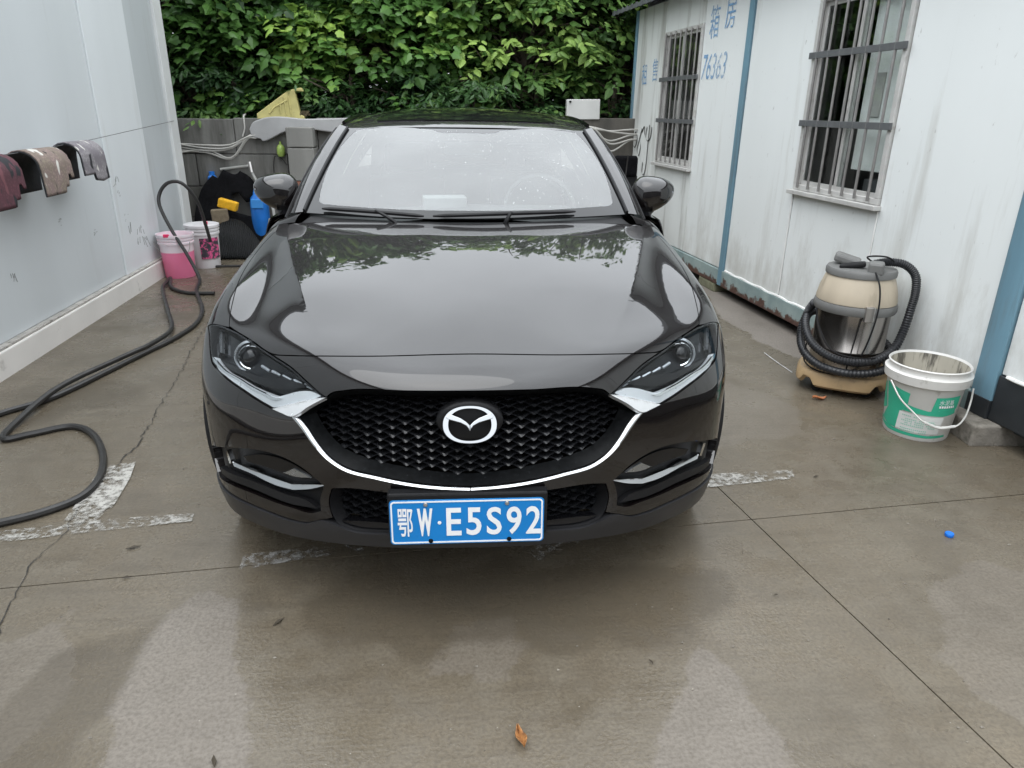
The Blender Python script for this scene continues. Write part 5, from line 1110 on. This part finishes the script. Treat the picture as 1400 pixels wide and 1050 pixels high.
# local x = right as seen from the camera, local y = away
b = MB(); n = 48; prof = [(.92, .045), (1.0, .062), (1.0, .120), (.95, .140), (.80, .148)]; vs = []
for f, z in prof:
    for k in range(n):
        t = 2*pi*k/n; e = 3.2; x = .262*math.copysign(abs(cos(t))**(2/e), cos(t)); y = .235*math.copysign(abs(sin(t))**(2/e), sin(t)); zz = z
        if z < .07:
            for a in (-2.25, -.75, .8, 2.35): zz += .045*max(0, 1-((((t-a+pi) % (2*pi))-pi)/.26)**4) if abs(((t-a+pi) % (2*pi))-pi) < .26 else 0
        vs.append((x*f, y*f, zz))
b.add(vs, [(i*n+k, i*n+(k+1) % n, (i+1)*n+(k+1) % n, (i+1)*n+k) for i in range(len(prof)-1) for k in range(n)]+[tuple((len(prof)-1)*n+k for k in range(n))], True); b.build('base', TAN, vac)
for a in (-2.25, -.75, .8, 2.35):
    b = MB(); b.lathe([(.012, -.015), (.030, -.013), (.032, 0), (.030, .013), (.012, .015)], 16, (.205*cos(a), .185*sin(a), .032), Matrix.Rotation(pi/2, 3, 'X')); b.tube([(.205*cos(a), .185*sin(a), .03), (.205*cos(a), .185*sin(a), .09)], .01, 6); b.build('castor', RUBBER, vac)
b = MB(); b.lathe([(.205, .135), (.207, .145), (.207, .275), (.211, .280), (.211, .288), (.207, .293), (.207, .52)], 48); b.build('drum', DRUM, vac)
b = MB(); b.lathe([(.210, .508), (.228, .512), (.234, .525), (.234, .550), (.228, .565), (.212, .568)], 48); b.build('clamp_band', VGREY, vac)
b = MB(); b.lathe([(.225, .569), (.226, .580), (.215, .640), (.198, .695), (.188, .722)], 48); b.build('head', CREAM, vac)
b = MB(); b.lathe([(.188, .722), (.196, .726), (.197, .752), (.190, .765), (.12, .772), (0, .774)], 48); b.build('top_cover', VGREY, vac)
b = MB(); b.box((-.085, .03, .795), (.15, .12, .05), Matrix.Rotation(.25, 3, 'Y')); b.build('handle', VGREY, vac, .015)
b = MB(); b.box((.075, -.12, .785), (.085, .10, .075)); b.build('switch_box', VGREY, vac, .015)
b = MB(); b.box((-.05, -.09, .785), (.14, .06, .030), Matrix.Rotation(-.2, 3, 'Y')); b.build('latch', RUBBER, vac, .01)
for a in (-1.2, 2.0):
    b = MB(); b.box((.236*cos(a), .236*sin(a), .535), (.05, .03, .09), rotz(a+pi/2)); b.build('clip', STEEL, vac, .004)
pts = [(.06, .02, .785), (.13, .01, .805), (.22, .0, .800), (.285, .0, .745), (.305, .0, .65), (.300, -.01, .55), (.285, -.05, .43), (.25, -.13, .33), (.16, -.215, .265), (.03, -.25, .245), (-.10, -.235, .265), (-.20, -.17, .315), (-.255, -.05, .385), (-.245, .09, .43), (-.15, .21, .42), (0, .255, .37), (.15, .21, .31), (.245, .08, .26), (.262, -.06, .225), (.19, -.20, .195), (.04, -.265, .18), (-.12, -.245, .195), (-.23, -.15, .24), (-.275, -.02, .32), (-.262, .05, .43), (-.235, .02, .50), (-.225, -.02, .525)]
C3 = catmull(pts, 16); b = MB(); b.tube(C3, [.0235+.0022*(1 if (i//1) % 2 else -1) for i in range(len(C3))], 12); b.build('suction_hose', pm('vac_hose', (.018, .019, .022), .42, 0, .2, 20), vac)
b = MB(); b.tube(catmull([(.075, -.17, .77), (.11, -.215, .70), (.125, -.245, .60), (.12, -.25, .48), (.10, -.24, .35), (.085, -.235, .29)], 8), .005, 6); b.tube(catmull([(.05, -.215, .50), (.035, -.215, .35), (.02, -.215, .16)], 6), .0035, 5); b.tube(catmull([(.06, .05, .785), (.02, -.02, .83), (.12, -.03, .84), (.18, .0, .80)], 6), .005, 6); b.tube(catmull([(-.21, -.06, .53), (-.17, -.17, .42), (-.07, -.25, .30), (.1, -.27, .285), (.24, -.14, .29)], 8), .004, 5); b.tube(catmull([(-.22, -.16, .33), (-.225, -.165, .2), (-.15, -.20, .152), (.0, -.225, .150), (.12, -.2, .19)], 8), .0045, 5); b.build('power_cord', RUBBER, vac)

# ------------------------------------------------------------------ green and white paint bucket
gb = tag(empty('paint_bucket', (2.335, 3.17, 0), -math.atan2(2.335, 3.17)), 'white paint bucket with torn green label and wire handle', 'bucket')
PB = pm('paint_pail', (.66, .65, .62), .45, 0, .05, 6, dirt=((.30, .28, .24), .60, .76, 13)); PIN = pm('pail_inside', (.46, .43, .36), .6, 0, .1, 10, dirt=((.13, .12, .10), .50, .60, 22), streak=True)
h_, r0, r1 = .375, .150, .182
rad = lambda z: r0+(r1-r0)*z/h_
b = MB(); b.lathe([(0, .0), (r0*.97, 0), (r0, .008), (rad(.28), .28), (rad(.28)+.004, .285), (rad(.30)+.016, .292), (rad(.33)+.018, .335), (rad(.335)+.004, .340), (rad(.35), .345), (rad(.36), .366), (rad(.37)+.004, .372), (rad(.375)-.001, .377), (rad(.36)-.006, .366)], 56); b.build('body', PB, gb)
b = MB(); b.lathe([(rad(.36)-.0065, .366), (rad(.28)-.006, .28), (r0-.006, .02), (0, .018)], 48); b.build('inside', PIN, gb)
LG_ = pm('label_green', (.035, .40, .25), .45, 0, .08, 9, dirt=((.55, .58, .54), .66, .72, 30))
def wrap(poly, m_, name, d=.0012, zo=0.):
    """flat print wrapped on the side; x in radians from the camera side, z height"""
    P = np.array(poly, float); lo, hi = P.min(0), P.max(0); Pd = []
    for i in range(len(P)):
        a, c = P[i], P[(i+1) % len(P)]; k = max(1, int(np.linalg.norm((c-a)*np.array([.16, 1]))/.02))
        Pd += [a+(c-a)*q/k for q in range(k)]
    Pd = np.array(Pd); Q = np.array([(x, z) for x in np.arange(lo[0], hi[0], .1) for z in np.arange(lo[1], hi[1], .03)]); Q = Q[-sd_poly(Q*[.16, 1], Pd*[.16, 1]) > .006] if len(Q) else Q
    A = np.concatenate([Pd, Q]) if len(Q) else Pd; n = len(Pd); r = delaunay_2d_cdt([Vector(p) for p in A], [(i, (i+1) % n) for i in range(n)], [], 0, 1e-7); V2 = np.array([v[:] for v in r[0]]); F = [f for f in r[2] if inside(V2[list(f)].mean(0)[None], Pd)[0]]
    b = MB(); b.add([((rad(v[1])+d)*sin(v[0]), -(rad(v[1])+d)*cos(v[0]), v[1]) for v in V2], F, True); return b.build(name, m_, gb)
wrap([(-1.5, .235), (-1.28, .255), (-1.05, .13), (-1.5, .10)], LG_, 'label'); wrap([(-1.18, .265), (-.30, .245), (-.32, .185), (.25, .170), (1.1, .185), (1.15, .155), (.7, .145), (-.45, .150), (-.58, .045), (-.9, .045), (-1.5, .075), (-1.5, .05), (-.9, .022), (-.3, .022), (.4, .022), (1.0, .028), (1.0, .040), (.4, .036), (-.55, .040), (-1.32, .052), (-1.0, .135)], LG_, 'label')
wrap([(.38, .245), (1.15, .252), (1.15, .182), (.32, .168)], LG_, 'label', .0016)
PAPER = pm('label_white', (.70, .71, .69), .5, 0, .04, 12)
wrap([(-.52, .143), (.75, .140), (.70, .046), (-.58, .048)], PAPER, 'label_panel', .0016)
GTX = pm('label_print', (.30, .55, .45), .6)
b = MB()
for k in range(7):
    z = .128-.011*k-(.006 if k > 0 else 0)-(.008 if k > 4 else 0)
    L_ = (.5 if k == 0 else 1.0 if k < 5 else .8)
    for q in range(int(L_*18)):
        if rng.random() < .15: continue
        x = -.42+q*.055; d = rad(z)+.0024
        b.add([(d*sin(x+e), -d*cos(x+e), z+f) for e, f in ((0, -.0028), (.038, -.0028), (.038, .0028), (0, .0028))], [(0, 1, 2, 3)])
b.build('small_print', GTX, gb)
vs, fs = text_mesh('水泥基', .075, .026); b = MB(); b.add([((rad(.225)+.003)*sin(.70+v[0]/.17), -(rad(.225)+.003)*cos(.70+v[0]/.17), .222+v[1]) for v in vs], fs); b.build('label_title', WHITE, gb)
b = MB()
for q in range(7): x = .50+.07*q; d = rad(.2)+.003; b.add([(d*sin(x+e), -d*cos(x+e), .198+f) for e, f in ((0, -.006), (.05, -.006), (.05, .006), (0, .006))], [(0, 1, 2, 3)])
b.build('label_line', WHITE, gb)
hp = [(sin(a)*.196, -cos(a)*.196, .285) for a in (-.85,)]+[(-.09, -.185, .22), (-.02, -.20, .165), (.035, -.208, .128), (.10, -.165, .100), (.165, -.165, .125), (.195, -.11, .16), (.205, -.05, .22), (.203, -.03, .285)]
b = MB(); b.tube(catmull(hp, 8), .0042, 8); hd = b.build('handle', pm('wire_white', (.62, .61, .58), .35, .3, .1, 15), gb)
b = MB(); b.tube(catmull([(.035, -.208, .128), (.10, -.165, .100), (.165, -.165, .125)], 6), .0075, 8); b.build('grip', PB, hd)
# ------------------------------------------------------------------ foot blocks, litter
BLK = pm('foot_block', (.24, .22, .19), .9, 0, .2, 14, bump=.6, bscale=45, dirt=((.10, .09, .07), .5, .7, 12))
b = MB(); b.box((2.70, 3.10, .052), (.40, .28, .114), rotz(-.05)); tag(b.build('concrete_block', BLK, None, .01), 'rough concrete block under the corner post of the cabin', 'block')
b = MB(); b.box((2.36, 6.30, .038), (.17, .34, .085), rotz(.1)); tag(b.build('concrete_block', pm('mossy_block', (.17, .17, .11), .9, 0, .25, 14, bump=.6, bscale=40), None, .015), 'mossy concrete block supporting the rusty beam', 'block')
b = MB(); b.lathe([(.015, .0), (.016, .003), (.016, .012), (.0145, .014), (0, .014)], 20, (1.877, 2.216, .001)); cpb = tag(b.build('bottle_cap', pm('cap_blue', (.01, .15, .62), .35)), 'small blue plastic bottle cap on the wet concrete', 'cap')
def dead_leaf(x, y, l, a, m_, label):
    b = MB(); R_ = rotz(a)
    def fn(i, j):
        w = .42*l*sin(pi*min(1, .04+.94*i))**.8*(1-.25*i); return Vector((x, y, .006))+R_ @ Vector(((i-.5)*l, (j-.5)*2*w*.55, .012*abs(j-.5)*2+.006*sin(i*6)+.008*(i-.5)**2*4))
    b.grid(fn, 14, 8); tag(b.build('dead_leaf', m_, None, solid=.001), label, 'leaf')
DL = pm('leaf_brown', (.33, .15, .05), .6, 0, .3, 60, dirt=((.12, .05, .02), .5, .62, 80)); DL2 = pm('leaf_rust', (.36, .13, .05), .6, 0, .3, 60)
dead_leaf(.143, 1.368, .068, 1.75, DL, 'curled brown dead leaf on the open concrete in front of the car'); dead_leaf(2.03, 3.585, .085, .1, DL2, 'rusty brown dead leaf at the foot of the vacuum cleaner')
b = MB(); b.tube(catmull([(2.055, 4.411, .004), (2.06, 4.22, .004), (2.074, 4.026, .004)], 6), .0018, 5); tag(b.build('string', WHITE), 'thin white string lying on the ground by the cabin', 'string')
b = MB(); V = []; F = []
for _ in range(420):
    x, y = rng.uniform(-2.2, 2.2), rng.uniform(1.15, 4.2)
    if abs(x) < .95 and y > 1.9 and rng.random() < .9: continue
    r = .0012+.0035*rng.random()**3; k = len(V); a0 = rng.random()*6
    V += [(x+r*cos(a0+q*pi/2)*(1+rng.random()), y+r*sin(a0+q*pi/2), .0015) for q in range(4)]+[(x, y, .0015+r*.9)]
    F += [(k+q, k+(q+1) % 4, k+4) for q in range(4)]
b.add(V, F); tag(b.build('grit', pm('grit_mix', (.20, .18, .15), .8, 0, .6, 9)), 'scattered grit on the concrete', kind='stuff')
for x, y, l, a in ((-.58, 1.86, .045, .9), (-1.15, 2.12, .03, .1), (.55, 1.62, .02, 2.), (-.62, 1.35, .04, 1.9), (1.58, 2.7, .03, .3), (1.05, 1.9, .016, 0), (1.9, 1.62, .05, -.4), (-1.2, 2.3, .05, .3)):
    b = MB(); R_ = rotz(a); b.add([Vector((x, y, .005))+R_ @ Vector(p) for p in ((-l/2, 0, 0), (-l*.1, -l*.16, .003), (l/2, 0, .001), (l*.05, l*.15, .004))], [(0, 1, 2, 3)]); tag(b.build('leaf_scrap', pm('scrap_dark', (.045, .035, .022), .7), None, solid=.0015), 'small dark scrap of leaf on the concrete', 'leaf', 'dark leaf scraps on the concrete')
